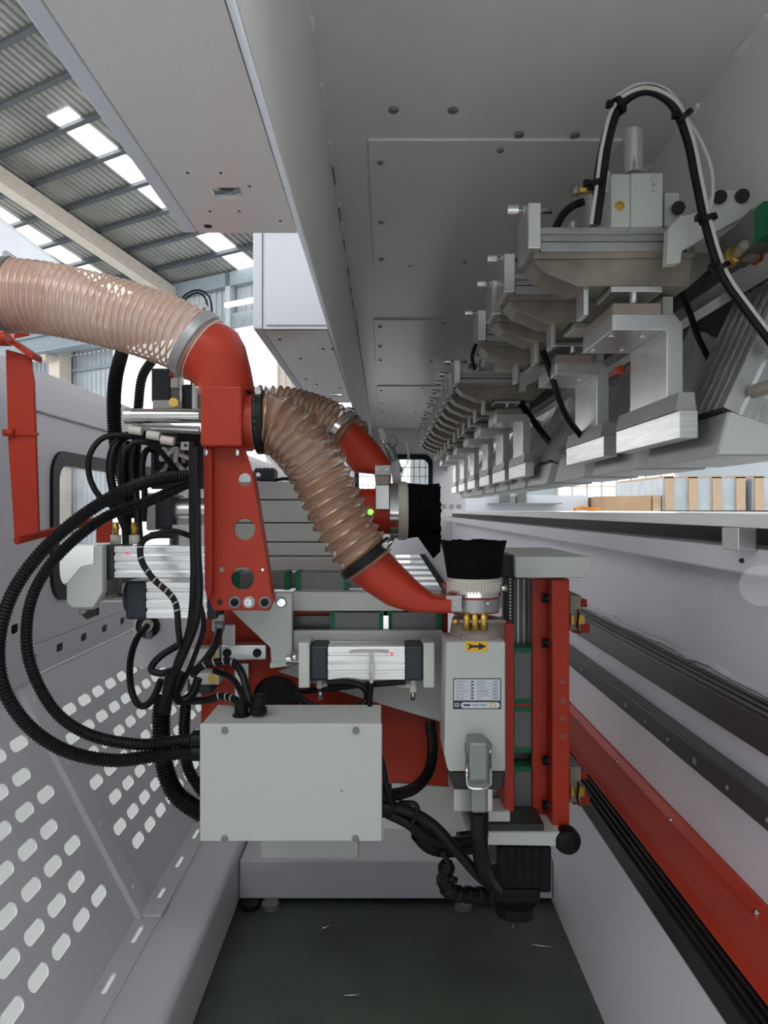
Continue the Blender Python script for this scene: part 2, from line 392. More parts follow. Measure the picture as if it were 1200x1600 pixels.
obj('rubber_edge', MB().box(1.2,1.48,.2,3.2,Z(-.005),Z(-.001)), 'rubber', table)
for k in range(3):
    obj('stop_block', MB().pbox(690+k*12, 788, 697+k*12, 795, 4.6, 4.66), 'alud', table)
obj('round_cap', MB().lathe(P(1190,915,.80), (-.6,-1,0), [(0,.022),(.004,.022),(.007,.015),(.008,.002)]), 'glass', wr)

# ================================================================== FACTORY
Pv = Vector((-.85902,.51193,0)); Sv = Vector((.49491,.83033,-.25616)); Ev = Vector((-3.0239,18.3024,H+6.0)); Nv = Vector((.13113,.22004,.96664))
def rp(p, s, n=0): return Ev+Pv*p+Sv*s+Nv*n
mb = MB(); prof = []; p = -24.0; k = 0
while p < 12:
    prof += [(p,0),(p+.06,0),(p+.085,.035),(p+.115,.035),(p+.14,0)]; p += .17
rows = [[mb.bm.verts.new(rp(a, s, n)) for a, n in prof] for s in (-24, .3)]
for i in range(len(prof)-1): mb.bm.faces.new((rows[0][i], rows[0][i+1], rows[1][i+1], rows[1][i]))
roof = obj('ceiling_factory', mb, 'roof', kind='structure')
def rbox(name, p0, p1, s0, s1, n0, n1, m, parent=roof):
    mb = MB(); v = [mb.bm.verts.new(rp(a, b, c)) for a in (p0, p1) for b in (s0, s1) for c in (n0, n1)]
    for f in ((0,1,3,2), (4,6,7,5), (0,4,5,1), (2,3,7,6), (0,2,6,4), (1,5,7,3)): mb.bm.faces.new([v[i] for i in f])
    return obj(name, mb, m, parent)
for i in range(11): rbox('purlin', -14, 12, -9.75+i*.88-.05, -9.75+i*.88+.05, -.11, -.005, 'purlin')
for p0, s0, s1 in ((0,-5.68,-2.55), (0,-1.75,.05), (4.5,-9,.05), (9,-9,.05)):
    s = s0
    while s < s1-.05:
        e = min(s+.88, s1); rbox('skylight', p0, p0+.63, s+.01, e-.01, -.012, -.006, 'skylight'); s = e
for p0 in (-3.2, 2.75, 8.7): rbox('rafter', p0, p0+.34, -22, 0, -.50, -.16, 'rafter')
wn = Vector((Sv.x,Sv.y,0)).normalized()
def wp(p, z, n=0): return Vector((Ev.x,Ev.y,0))+Pv*p+wn*n+Vector((0,0,z))
def wpx(x, y):
    r = Vector(((x-CX)/F,1,(CY-y)/F)); t_ = Vector((Ev.x,Ev.y,0)).dot(wn)/r.dot(wn); q = r*t_
    return ((q-Vector((Ev.x,Ev.y,0))).dot(Pv), q.z+H)
def clad(name, p0, p1, z0, z1, parent=None, kind=None, m='cladding'):
    mb = MB(); prof = []; p = p0
    while p < p1: prof += [(p,0),(p+.12,0),(p+.14,.03),(p+.18,.03)]; p += .20
    rows = [[mb.bm.verts.new(wp(a, z, -n)) for a, n in prof] for z in (z0, z1)]
    for i in range(len(prof)-1): mb.bm.faces.new((rows[0][i], rows[0][i+1], rows[1][i+1], rows[1][i]))
    return obj(name, mb, m, parent, kind=kind)
def wbox(name, p0, p1, z0, z1, n0, n1, m, parent):
    mb = MB(); v = [mb.bm.verts.new(wp(a, b, c)) for a in (p0, p1) for b in (z0, z1) for c in (n0, n1)]
    for f in ((0,1,3,2), (4,6,7,5), (0,4,5,1), (2,3,7,6), (0,2,6,4), (1,5,7,3)): mb.bm.faces.new([v[i] for i in f])
    return obj(name, mb, m, parent)
pa, pb = wpx(177,600)[0], wpx(443,560)[0]; zt = wpx(400,508)[1]; ztop = H+6.0
fw = clad('wall_factory', -9, 13, zt, ztop, kind='structure')
clad('cladding_panel', pa, 13, 0, zt, fw); clad('cladding_panel', pb-1.6, pb, 0, zt, fw, m='rafter')
wbox('eave_beam', -9, 13, ztop-.35, ztop, -.25, -.05, 'beam', fw)
wbox('window_head_beam', -9, pa, zt-.02, zt+.33, -.2, -.04, 'beam', fw)
wbox('lamp_tube', pb+.2, wpx(372,487)[0], zt+.42, zt+.52, -.5, -.4, 'lampm', fw)
wbox('girt', pa, 13, wpx(140,577)[1]-.05, wpx(140,577)[1]+.05, -.12, -.03, 'beam', fw)
for p in (wpx(366,500)[0],): wbox('column', p-.08, p+.08, 0, ztop, -.25, -.05, 'cladding', fw)
pc = wpx(110,590)[0]; c_ = wbox('column', pc-.25, pc+.25, 0, ztop-.2, -.55, -.15, 'rafter', fw)
wbox('corbel', pc-.1, pc+.5, wpx(100,572)[1], wpx(100,555)[1], -.9, -.15, 'rafter', fw)
zc = wpx(110,548)[1]
cr = obj('crane_runway', (lambda m_: m_)(MB()), 'beam') if False else wbox('crane_beam', pa-1, 13, zc-.22, zc+.22, -1.0, -.75, 'beam', fw)
wbox('crane_flange', pa-1, 13, zc+.2, zc+.26, -1.12, -.63, 'beam', fw)
wbox('crane_flange', pa-1, 13, zc-.26, zc-.2, -1.12, -.63, 'beam', fw)
ph = wpx(60,533)[0]
hs = thing('crane_hoist', wp(ph, zc+.27, -1.0), 'red overhead crane trolley on the grey runway beam', 'hoist')
def hb(n, p0, p1, z0, z1, m):
    mb = MB(); v = [mb.bm.verts.new(wp(a, b, c)) for a in (p0, p1) for b in (z0, z1) for c in (-1.15, -.65)]
    for f in ((0,1,3,2), (4,6,7,5), (0,4,5,1), (2,3,7,6), (0,2,6,4), (1,5,7,3)): mb.bm.faces.new([v[i] for i in f])
    obj(n, mb, m, hs)
hb('end_carriage', ph-.55, ph+.6, zc+.28, zc+.55, 'red'); hb('motor', ph-.2, ph+.1, zc+.55, zc+.68, 'dark'); hb('girder', ph+.3, ph+1.0, zc+.30, zc+.72, 'red')
rwl = obj('wall_unseen_rear', MB().box(-12,12,-6.1,-6,0,5), 'cladding', kind='structure')  # unseen rear wall, added to dim the light from behind the camera
for k in range(9): obj('rear_column', MB().box(-12+k*3-.12,-12+k*3+.12,-6,-5.7,0,5), 'rafter', rwl)
# white hood of the neighbouring line (left, outside)
nb = thing('neighbour_machine_hood', (-1.7,2.2,Z(.93)), 'long white hood rising above the left enclosure wall', 'machine hood')
obj('hood_shell', MB().yprism([(-1.9,Z(.97)),(-1.5,Z(.97)),(-1.5,Z(1.14)),(-1.53,Z(1.17)),(-1.9,Z(1.17))], 0, 4.0), 'cab', nb, .01)
for y in (.15,): obj('leg', MB().box(-1.75,-1.65,y,y+.1,0,Z(.97)), 'cab', nb)

# boxes seen through the left window
def crate(name, x0, x1, y0, y1, z1, m, label, cat, group=None, slats=0, z0=0):
    t = thing(name, ((x0+x1)/2,(y0+y1)/2,z0), label, cat, group)
    obj('body', MB().box(x0,x1,y0,y1,z0,z1), m, t, .004)
    for k in range(slats):
        x = x0+.05+(x1-x0-.1)*k/max(1,slats-1); obj('slat', MB().box(x-.035,x+.035,y0-.02,y0,z0,z1+.01), 'wood', t)
        obj('end_slat', MB().box(x-.035,x+.035,y0-.02,y1,z1,z1+.02), 'wood', t)
    if not slats: obj('tape', MB().box(x0,x1,(y0+y1)/2-.03,(y0+y1)/2+.03,z1,z1+.002), 'tan', t)
    return t
crate('carton_stack', -7.6,-6.3,9.5,10.6,1.15,'carton','brown carton stack outside the left window','carton')
crate('covered_pallet', -10.5,-8.2,11.5,13,1.35,'wrap','pale film-covered pallet load outside the left window','pallet')
# right side beyond the feed table
crate('wrapped_board_pack', 2.27,2.95,6,7.2,1.26,'wrap','grey film-wrapped board pack with upright pine slats beside the cartons','board pack','wrapped packs',4)
crate('wrapped_board_pack', 3.0,3.9,6,7.2,1.262,'wrap','rightmost grey film-wrapped board pack with pine slats','board pack','wrapped packs',4)
crate('carton_box', 1.80,2.18,6,6.6,1.115,'carton','brown carton lying beyond the feed table','carton')
crate('open_carton', 2.19,2.26,6,6.5,1.12,'wood','pale narrow carton end next to the brown carton','carton')
obj('orange_strap', MB().tube([(1.28,4.95,Z(.004)),(1.34,5.0,Z(.016)),(1.40,4.97,Z(.006)),(1.46,5.0,Z(.010))], .011, 16, 6), 'orange', label='orange strap heap in front of the brown carton', cat='strap')
nm = thing('neighbour_table', (1.2,6.6,0), 'white low machine bench standing beyond the far end of the feed table', 'bench')
obj('body', MB().box(.64,1.78,6.4,7.4,0,Z(.13)), 'cab', nm, .01); obj('top_plate', MB().box(.9,1.5,6.2,6.6,Z(.05),Z(.06)), 'conn', nm)
obj('clamp_post', MB().box(1.0,1.08,6.3,6.38,Z(.06),Z(.17)), 'grey', nm); obj('clamp_post', MB().box(1.14,1.22,6.3,6.38,Z(.06),Z(.17)), 'grey', nm)
fr_ = obj('wall_far_right', MB().plate([(.5,0),(14,0),(14,4),(.5,4)], [[(3.3,1.1),(5.6,1.1),(5.6,3.0),(3.3,3.0)]], lambda u, v, t_: (u, t_, v), 14, 14.1), 'cladding', kind='structure')
wn3 = thing('window_4', (4.4,14,1.1), kind='structure')
for k in range(9): obj('mullion', MB().box(3.3+k*.28-.015,3.3+k*.28+.015,13.98,14.02,1.1,3.0), 'rafter', wn3)
for k in range(6): obj('transom', MB().box(3.3,5.6,13.97,14.03,1.1+k*.35-.012,1.1+k*.35+.012), 'rafter', wn3)

#PART2
# ================================================================== MACHINE BASE AND CARRIAGE
cb = thing('base_cross_beam', (.03,1.97,0), 'white cross beam lying on the floor under the carriage', 'beam')
obj('beam', MB().box(-.368,.428,1.87,2.07,.012,Z(-.891)), 'white', cb, .004)
for x, mm in ((-.335,'rubber'),(-.285,'conn'),(.2,'conn')): obj('foot_pad', MB().cyl((x,1.85,0), (x,1.85,.014), .022, 16), mm, cb)
ca = thing('drilling_carriage', (0,1.34,Z(-.55)), 'red and white carriage frame carrying the spindle and rails', 'machine carriage')
obj('back_plate', MB().prism([(314,948),(700,940),(700,1230),(615,1221),(590,1240),(314,1240)], 1.33, 1.35, [circ(432,1090,37,24,34)]), 'red', ca, .002)
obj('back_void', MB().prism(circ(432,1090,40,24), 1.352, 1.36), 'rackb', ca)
obj('lower_plate', MB().prism([(590,1222),(742,1232),(742,1296),(590,1296)], 1.33, 1.40), 'mwhite', ca, .003)
obj('gusset_plate', MB().prism([(362,955),(425,926),(456,926),(456,1038),(424,1043),(422,1012)], 1.255, 1.275), 'mwhite', ca, .002)
obj('gusset_foot', MB().prism([(422,1036),(456,1032),(456,1040),(422,1044)], 1.245, 1.28), 'mwhite', ca)
obj('wedge_plate', MB().prism([(434,1050),(458,1040),(458,986),(692,986),(694,1130),(593,1100)], 1.275, 1.295), 'mwhite', ca, .002)
ys = [752,781,817,847,869,893]
for a, b in zip(ys, ys[1:]): obj('plank', MB().pbox(335, a+.8, 548, b-.8, 1.44, 1.52), 'mwhite', ca, .0015)
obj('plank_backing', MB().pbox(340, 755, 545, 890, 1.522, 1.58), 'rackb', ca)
obj('cross_strip', MB().pbox(456, 925, 690, 955, 1.30, 1.34), 'mwhite', ca, .002)
rl = obj('upper_rail', MB().pbox(320, 896, 640, 919, 1.335, 1.37), 'rail', ca)
def block(x0, x1, y0, y1, d0, d1, parent, vert=False):
    b = obj('guide_block', MB().pbox(x0, y0, x1, y1, d0, d1), 'grey', parent, .001)
    e = 8
    for k in (0, 1):
        if vert: q = (x0-1, y0 if k == 0 else y1-e, x1+1, y0+e if k == 0 else y1)
        else: q = (x0 if k == 0 else x1-e, y0-1, x0+e if k == 0 else x1, y1+1)
        s_ = obj('end_seal', MB().pbox(*q, d0-.001, d1), 'green', b)
        if not vert: obj('grease_screw', MB().cyl(P((q[0]+q[2])/2, q[1]+5, d0-.001), P((q[0]+q[2])/2, q[1]+5, d0-.003), .002, 8), 'ink', b)
for x0, x1 in ((366,452), (462,545)): block(x0, x1, 894, 921, 1.325, 1.365, ca)
obj('lower_rail', MB().pbox(458, 962, 692, 983, 1.316, 1.33), 'rail', ca, .001)
for x0, x1 in ((515,600), (605,690)): block(x0, x1, 957, 985, 1.298, 1.3155, ca)
obj('rail_clip', MB().pbox(599, 962, 607, 985, 1.290, 1.296), 'steel', ca)
screw(P(440,941,1.255), .009, FR, ca, 'steel', 'bolt')
# right column
obj('column_web', MB().pbox(832, 905, 864, 1300, 1.28, 1.292), 'red', ca, .001)
obj('column_flange', MB().pbox(863, 905, 890, 1300, 1.235, 1.40), 'red', ca, .002)
for y in (935,1005,1188,1258):
    b_ = obj('clamp_bolt', MB().cyl(P(848,y,1.265), P(868,y,1.265), .0085, 6), 'rubber', ca)
    obj('bolt_tip', MB().cyl(P(862,y,1.262), P(870,y,1.262), .0055, 12), 'steel', b_)
for y in (1064,1094,1122,1150): obj('threaded_hole', MB().lathe(P(879,y,1.2365), FR, [(0,.004),(.003,.004),(.003,.0028),(.001,.0026)], 12), 'conn', ca)
obj('slide_profile', MB().pbox(800, 905, 832, 1296, 1.33, 1.36), 'grey', ca)
for x in (808,817,826): obj('slide_rib', MB().pbox(x, 905, x+3, 1010, 1.322, 1.33), 'alud', ca)
for y0, y1 in ((1012,1100), (1104,1176), (1198,1290)): block(803, 831, y0, y1, 1.29, 1.329, ca, True)
obj('red_gap_strip', MB().pbox(801, 1100, 832, 1103.5, 1.288, 1.33), 'red', ca)
ch = obj('toothed_belt', MB().pbox(786, 900, 803, 1008, 1.255, 1.27), 'rubber', ca)
for k in range(20): obj('belt_tooth', MB().pbox(796, 904+k*5.1, 799, 906.6+k*5.1, 1.252, 1.256), 'tubew', ch)
obj('side_strip', MB().pbox(788, 975, 803, 1268, 1.215, 1.30), 'red', ca, .001)
cap = obj('cap_plate', MB().prism([(805,870),(923,870),(923,890),(911,903),(805,903)], 1.22, 1.52), 'mwhite', ca, .002)
obj('cap_duct', MB().pbox(783, 868, 806, 903, 1.24, 1.42), 'rubber', ca, .002)
obj('foot_plate', MB().prism([(728,1300),(733,1320),(870,1322),(880,1300)], 1.21, 1.36), 'mwhite', ca, .003)
obj('foot_top', MB().pbox(738, 1288, 850, 1300, 1.215, 1.35), 'dark', ca)
obj('pad', MB().pbox(763, 1268, 797, 1284, 1.205, 1.26), 'mwhite', ca, .001)
for y in (957, 1226):
    a_ = obj('guide_arm', MB().pbox(890, y-27, 908, y+28, 1.29, 1.40), 'raw', ca, .002)
    obj('red_shoe', MB().pbox(892, y-20, 918, y-8, 1.33, 1.40), 'red', a_, .002); obj('red_shoe', MB().pbox(895, y+18, 922, y+32, 1.36, 1.47), 'red', a_, .002)
    n_ = obj('brass_block', MB().pbox(892, y+4, 914, y+19, 1.285, 1.30), 'brass', a_, .001)
    obj('grease_line', MB().tube([P(903,y-8,1.30), P(904,y+4,1.275), P(902,y+20,1.28), P(905,y+32,1.31)], .002, 12, 6), 'rubber', a_)
obj('plinth', MB().pbox(408, 1312, 560, 1341, 1.40, 1.60), 'mwhite', ca, .002)
obj('under_frame', MB().pbox(330, 1240, 600, 1312, 1.36, 1.62), 'mwhite', ca)
obj('under_bracket', MB().pbox(367, 1037, 388, 1110, 1.315, 1.33), 'alu', ca)

# knob
kn = thing('clamping_knob', P(882,1330,1.20), 'round black plastic knob at the foot of the red column', 'knob')
obj('grip', MB().lathe(P(882,1305,1.235), FR, [(0,.010),(.006,.021),(.022,.022),(.030,.019),(.033,.008)]), 'black', kn)
obj('spindle_pin', MB().cyl(P(882,1305,1.29), P(882,1305,1.234), .007, 12), 'steel', kn)
# servo motor below
sv = thing('servo_motor', P(818,1420,1.28), 'black servo motor hanging under the white foot plate', 'motor')
obj('body', MB().pbox(776, 1323, 862, 1396, 1.23, 1.33), 'black', sv, .004)
obj('end_cap', MB().pbox(764, 1390, 845, 1412, 1.225, 1.32), 'black', sv, .004)
obj('encoder', MB().cyl(P(805,1408,1.275), P(805,1424,1.275), .036, 24), 'black', sv)
for k in range(6): obj('fin', MB().pbox(780+k*13, 1328, 783+k*13, 1388, 1.226, 1.231), 'black', sv)

# ================================================================== SPINDLE
sp = thing('spindle_motor', P(744,1265,1.20), 'grey-white spindle motor with yellow arrow sticker and rating plate', 'spindle motor')
hs_ = obj('housing', MB().plate([(P(697,0,1.12).x,P(0,1003,1.12).z),(P(790,0,1.12).x,P(0,1003,1.12).z),(P(790,0,1.12).x,P(0,1205,1.12).z),(P(700,0,1.12).x,P(0,1205,1.12).z),(P(694,0,1.12).x,P(0,1180,1.12).z)], [], lambda u, v, t_: (u, t_, v), 1.12, 1.21), 'boxw', sp, .003)
obj('end_bell', MB().prism([(698,1205),(790,1205),(788,1233),(712,1233)], 1.13, 1.21), 'dark', sp, .004)
obj('base_block', MB().pbox(709, 1233, 770, 1268, 1.16, 1.24), 'alu', sp, .001)
obj('nose', MB().pbox(720, 993, 762, 1003, 1.14, 1.19), 'tan', sp, .001)
obj('nose_cone', MB().cyl(P(744,965,1.18), P(744,994,1.18), .038, 24, .044), 'tan', sp)
D_ = 1.1195
stk = obj('arrow_sticker', MB().pbox(727, 1002, 762, 1018, D_, D_+.001), 'yellow', sp)
obj('arrow', MB().prism([(730,1005),(738,1008),(748,1008.5),(748,1004.5),(760,1010),(748,1015.5),(748,1011.8),(738,1012),(730,1015.5),(734,1010)], D_-.0006, D_), 'ink', stk)
lb = obj('rating_plate', MB().pbox(708, 1060, 783, 1108, D_, D_+.001), 'ink', sp)
obj('field', MB().pbox(709.5, 1061.5, 781.5, 1094.5, D_-.0005, D_), 'label', lb)
for r_ in range(6):
    y = 1064+r_*5.2
    obj('row_line', MB().pbox(711, y+3, 741, y+3.6, D_-.0008, D_-.0004), 'inkg', lb); obj('row_line', MB().pbox(744, y+3, 780, y+3.6, D_-.0008, D_-.0004), 'inkg', lb)
    obj('row_text', MB().pbox(712, y, 712+random.uniform(10,20), y+1.2, D_-.0008, D_-.0004), 'inkg', lb); obj('row_text', MB().pbox(745, y, 745+random.uniform(8,18), y+1.2, D_-.0008, D_-.0004), 'inkg', lb)
    obj('row_value', MB().pbox(736, y-.2, 740, y+2, D_-.0008, D_-.0004), 'ink', lb); obj('row_value', MB().pbox(771-random.uniform(0,3), y-.2, 778, y+1.8, D_-.0008, D_-.0004), 'inkg', lb)
a0 = P(720,1106.5,D_); a1 = P(781,1097,D_)
obj('pill', MB().yprism(rrect(a0.x,a0.z,a1.x,a1.z,(a1.z-a0.z)/2-.0001), D_-.0005, D_), 'label', lb)
obj('pill_text', MB().pbox(724, 1100.5, 735, 1103, D_-.0008, D_-.0005), 'ink', lb); obj('pill_text', MB().pbox(738, 1100.8, 748, 1102.8, D_-.0008, D_-.0005), 'inkg', lb); obj('pill_text', MB().pbox(750, 1100.8, 760, 1102.8, D_-.0008, D_-.0005), 'inkg', lb)
text('digits', '33', .011, P(769.5,1101.8,D_-.0007), (1,0,0), (0,0,1), 'gold', lb)
for q in ((710.5,1098.5,711.8,1105),(712.5,1098.5,717.5,1099.5),(713.5,1101,714.8,1105),(716,1100,717.2,1105)): obj('mark', MB().pbox(*q, D_-.0006, D_), 'label', lb)
cn = obj('connector_base', MB().prism([(727,1165),(734,1156),(762,1156),(769,1165),(769,1178),(762,1194),(734,1194),(727,1178)], 1.105, 1.12), 'conn', sp, .002)
for x in (730.5,765.5): screw(P(x,1173,1.105), .0025, FR, cn)
obj('connector_hood', MB().pbox(733, 1160, 763, 1222, 1.06, 1.106), 'conn', sp, .004)
obj('connector_clamp', MB().pbox(731, 1195, 766, 1232, 1.07, 1.098), 'conn', sp, .003)
obj('lever', MB().tube([P(730,1178,1.08), P(729,1205,1.06), P(731,1228,1.06), P(748,1232,1.056), P(765,1228,1.06), P(767,1205,1.06), P(766,1178,1.08)], .002, 30, 6), 'steel', sp)
obj('connector_neck', MB().pbox(736, 1230, 763, 1272, 1.07, 1.10), 'conn', sp, .005)
obj('cable_gland', MB().cyl(P(749,1270,1.085), P(749,1306,1.085), .0135, 12), 'rubber', sp)
# brass valves between hood and spindle
bv = thing('brass_coupling', P(744,990,1.15), 'brass pipe fittings between the dust hood collar and spindle', 'pipe fitting')
for x in (729,742,756): obj('nut', MB().cyl(P(x,956,1.135), P(x,985,1.135), .0065, 6), 'brass', bv)
obj('cross_pipe', MB().cyl(P(708,971,1.135), P(790,971,1.135), .003, 10), 'tan', bv)
obj('pipe_nut', MB().cyl(P(707,971,1.135), P(716,971,1.135), .006, 6), 'brass', bv)

# ================================================================== AIR CYLINDERS
def air_cylinder(name, label, xa, xb, xc, xd, y0, y1, dc, plates=(True,True), rod=None, fittings=(), led=None):
    """xa..xb left cap, xb..xc barrel, xc..xd right cap"""
    zc = P(0,(y0+y1)/2,dc).z; hgt = P(0,y0,dc).z-P(0,y1,dc).z; X = lambda x: P(x,0,dc).x; r = hgt/2
    t = thing(name, (X((xa+xd)/2),dc,zc-r), label, 'air cylinder')
    if xb > xa: obj('end_cap', MB().box(X(xa),X(xb),dc-r,dc+r,zc-r,zc+r), 'capblk', t, .004)
    if xd > xc: obj('end_cap', MB().box(X(xc),X(xd),dc-r,dc+r,zc-r,zc+r), 'capblk', t, .004)
    g = .0022; pts = []
    for s in range(4):
        for u, v in ((-1,-1),(-.62,-1),(-.60,-1+.16),(-.46,-1+.16),(-.44,-1),(-.06,-1),(-.04,-1+.12),(.04,-1+.12),(.06,-1),(.44,-1),(.46,-1+.16),(.60,-1+.16),(.62,-1)):
            for _ in range(s): u, v = -v, u
            pts.append((dc+u*r*.94, zc+v*r*.94))
    b = obj('barrel', MB().xprism(pts, X(xb), X(xc)), 'alub', t, .0006)
    if plates[0]: obj('mount_plate', MB().box(X(xa)-.018,X(xa),dc-r-.006,dc+r,zc-r-.01,zc+r+.006), 'mwhite', t, .002)
    if plates[1]: obj('mount_plate', MB().box(X(xd),X(xd)+.018,dc-r-.006,dc+r,zc-r-.01,zc+r+.006), 'mwhite', t, .002)
    if rod: obj('rod', MB().cyl((X(rod[0]),dc,zc), (X(rod[1]),dc,zc), rod[2], 16), 'steel', t)
    for x in fittings:
        ft = obj('fitting', MB().cyl((X(x),dc-r*.2,zc-r), (X(x),dc-r*.2,zc-r-.022), .0075, 12), 'tubew', t)
        obj('regulator_knob', MB().cyl((X(x),dc-r*.2,zc-r-.021), (X(x),dc-r*.2,zc-r-.036), .004, 10), 'steel', ft)
        sgn = 1 if x < (xa+xd)/2 else -1
        obj('push_fit', MB().cyl((X(x),dc-r*.2,zc-r-.012), (X(x)+sgn*.026,dc-r*.2,zc-r-.012), .0062, 12), 'tubew', ft)
    if led: obj('sensor_light', MB().cyl((X(led),dc-r*.95,zc+r*.55), (X(led),dc-r*.99,zc+r*.55), .0022, 8), 'led', t)
    return t
t = air_cylinder('air_cylinder', 'short air cylinder with black ends mounted on the white wedge plate', 487,514,632,660, 1004,1058, 1.225, rod=(448,472,.009), fittings=(501,645), led=612)
obj('rod_nut', MB().cyl(P(455,1028,1.225), P(467,1028,1.225), .011, 6), 'steel', t)
obj('sensor_wire', MB().tube([P(545,1020,1.19), P(574,1019,1.188), P(579,1024,1.186), P(577,1050,1.186), P(581,1075,1.19)], .0016, 20, 6), 'tubew', t)
obj('sensor_wire', MB().tube([P(608,1020,1.19), P(584,1019,1.188), P(580,1024,1.186), P(584,1045,1.186), P(580,1075,1.19)], .0016, 20, 6), 'tubew', t)
t = air_cylinder('air_cylinder_upper', 'upper left air cylinder behind the black cable, bolted to white dogleg bracket', 160,187,330,331, 851,902, 1.20, plates=(False,False), led=207)
obj('dogleg_bracket', MB().prism([(160,852),(145,852),(145,882),(125,885),(103,912),(103,942),(114,950),(146,950),(160,925)], 1.15, 1.17), 'mwhite', t, .003)
obj('inner_bracket', MB().prism([(128,908),(164,905),(164,935),(128,950)], 1.171, 1.25), 'raw', t, .003)
obj('stop_bolt', MB().cyl(P(125,957,1.18), P(150,957,1.18), .005, 10), 'steel', t); obj('clip', MB().prism([(127,960),(151,950),(151,962),(135,968)], 1.15, 1.16), 'rackb', t)
t = air_cylinder('air_cylinder_lower', 'lower left air cylinder with chrome rod below the upper one', 206,237,330,345, 905,964, 1.24, plates=(False,False), rod=(140,208,.0085), led=262)
obj('front_boss', MB().cyl(P(200,932,1.24), P(210,932,1.24), .026, 20), 'capblk', t)
obj('rod_end', MB().cyl(P(142,932,1.24), P(154,932,1.24), .013, 6), 'steel', t)
t = thing('air_cylinder_rear', P(265,830,1.40), 'round-barrel air cylinder with black cap above the left cylinders', 'air cylinder')
obj('mount_plate', MB().pbox(228, 770, 242, 829, 1.34, 1.44), 'mwhite', t, .003); obj('end_cap', MB().pbox(242, 772, 268, 827, 1.345, 1.43), 'capblk', t, .004)
obj('barrel', MB().cyl(P(268,799,1.39), P(330,799,1.39), .026, 24), 'alu', t); obj('tie_bar', MB().pbox(262, 820, 300, 828, 1.35, 1.36), 'alu', t)
for n_, suf in (('air_cylinder_upper','.001'), ('air_cylinder_lower','.002'), ('air_cylinder_rear','.003')):
    o_ = bpy.data.objects[n_]; WL['air_cylinder'+suf] = WL[n_]; o_.name = 'air_cylinder'+suf

# round chrome cylinder in the valve cluster
vc = thing('chrome_cylinder', P(255,665,1.27), 'polished chrome pencil cylinder left of the red duct box', 'air cylinder')
obj('barrel', MB().cyl(P(205,650,1.25), P(313,650,1.25), .0125, 20), 'steel', vc)
obj('head', MB().cyl(P(196,650,1.25), P(208,650,1.25), .0135, 20), 'alu', vc)
obj('tie_tube', MB().cyl(P(208,668,1.27), P(312,672,1.27), .007, 14), 'steel', vc)
for x, y in ((212,672),(240,680),(262,688)):
    obj('push_fit', MB().cyl(P(x-10,y-1,1.24), P(x+10,y+2,1.24), .0075, 12), 'tubew', vc)
vb = thing('valve_block', P(270,640,1.36), 'dark valve block with brass plug under the thick hose', 'valve')
obj('solenoid', MB().pbox(236, 575, 266, 628, 1.34, 1.42), 'capblk', vb, .003); obj('solenoid', MB().pbox(286, 600, 302, 640, 1.34, 1.42), 'capblk', vb, .003)
obj('manifold', MB().pbox(238, 625, 280, 640, 1.32, 1.40), 'mwhite', vb, .002); obj('brass_plug', MB().cyl(P(271,629,1.31), P(271,629,1.33), .0085, 16), 'brass', vb)
obj('tee', MB().pbox(266, 590, 278, 606, 1.33, 1.36), 'tubew', vb, .002); obj('red_cap', MB().cyl(P(268,582,1.33), P(268,590,1.33), .004, 10), 'red', vb)
obj('upright', MB().pbox(281, 585, 284, 640, 1.33, 1.345), 'alu', vb); obj('upright', MB().pbox(300, 600, 305, 645, 1.33, 1.345), 'alu', vb)
vb2 = thing('valve_rack', P(270,760,1.36), 'jumble of black valves, clear plastic wrap and fittings behind the cables', 'valve')
obj('rack_plate', MB().pbox(236, 676, 318, 764, 1.40, 1.42), 'capblk', vb2); obj('valve_body', MB().pbox(240, 690, 270, 735, 1.34, 1.40), 'black', vb2, .003)
obj('valve_body', MB().pbox(276, 672, 312, 690, 1.30, 1.38), 'black', vb2, .003); obj('mount_tab', MB().pbox(282, 690, 300, 703, 1.285, 1.30), 'mwhite', vb2, .001)
obj('tab_screw', MB().cyl(P(290,696,1.284), P(290,696,1.286), .003, 10), 'ink', vb2)
for i in range(5):
    q = [P(250+random.uniform(0,50),700+random.uniform(0,45),1.30+random.uniform(0,.04)) for _ in range(4)]
    obj('loose_tube', MB().tube(q, .004, 24, 7), random.choice(['tubew','tubec','rubber','bag']), vb2)
# left support cabinet behind the left cylinders
sc = thing('terminal_cabinet', P(265,1045,1.40), 'plain white terminal cabinet with black cable gland behind left cables', 'cabinet')
obj('body', MB().pbox(208, 962, 330, 1043, 1.36, 1.46), 'white', sc, .002); obj('gland_ring', MB().lathe(P(232,978,1.36), FR, [(0,.022),(.006,.022),(.008,.017)]), 'rubber', sc)
obj('gland_nut', MB().cyl(P(232,975,1.36), P(230,978,1.325), .010, 12), 'tubew', sc); obj('gland_tip', MB().cyl(P(233,985,1.34), P(233,998,1.34), .006, 10), 'conn', sc)
# manifold plates near the left
mp_ = thing('manifold_bar', P(380,1030,1.30), 'white bar with two black bolts beside brass ports', 'manifold')
obj('bar', MB().pbox(345, 1008, 416, 1031, 1.275, 1.31), 'alu', mp_, .002)
for x in (355,402): obj('bolt', MB().lathe(P(x,1020,1.275), FR, [(0,.0075),(.003,.0075),(.003,.004)], 14), 'black', mp_)
obj('stand', MB().pbox(347, 976, 367, 1008, 1.28, 1.29), 'alu', mp_, .001)
for y in (1022,1060):
    pb_ = obj('port_block', MB().pbox(296, y-8, 342, y+10, 1.27, 1.31), 'mwhite', mp_, .002); obj('brass_port', MB().cyl(P(332,y,1.268), P(332,y,1.29), .009, 6), 'brass', pb_)
obj('dark_block', MB().pbox(292, 1062, 332, 1084, 1.28, 1.32), 'capblk', mp_, .004)
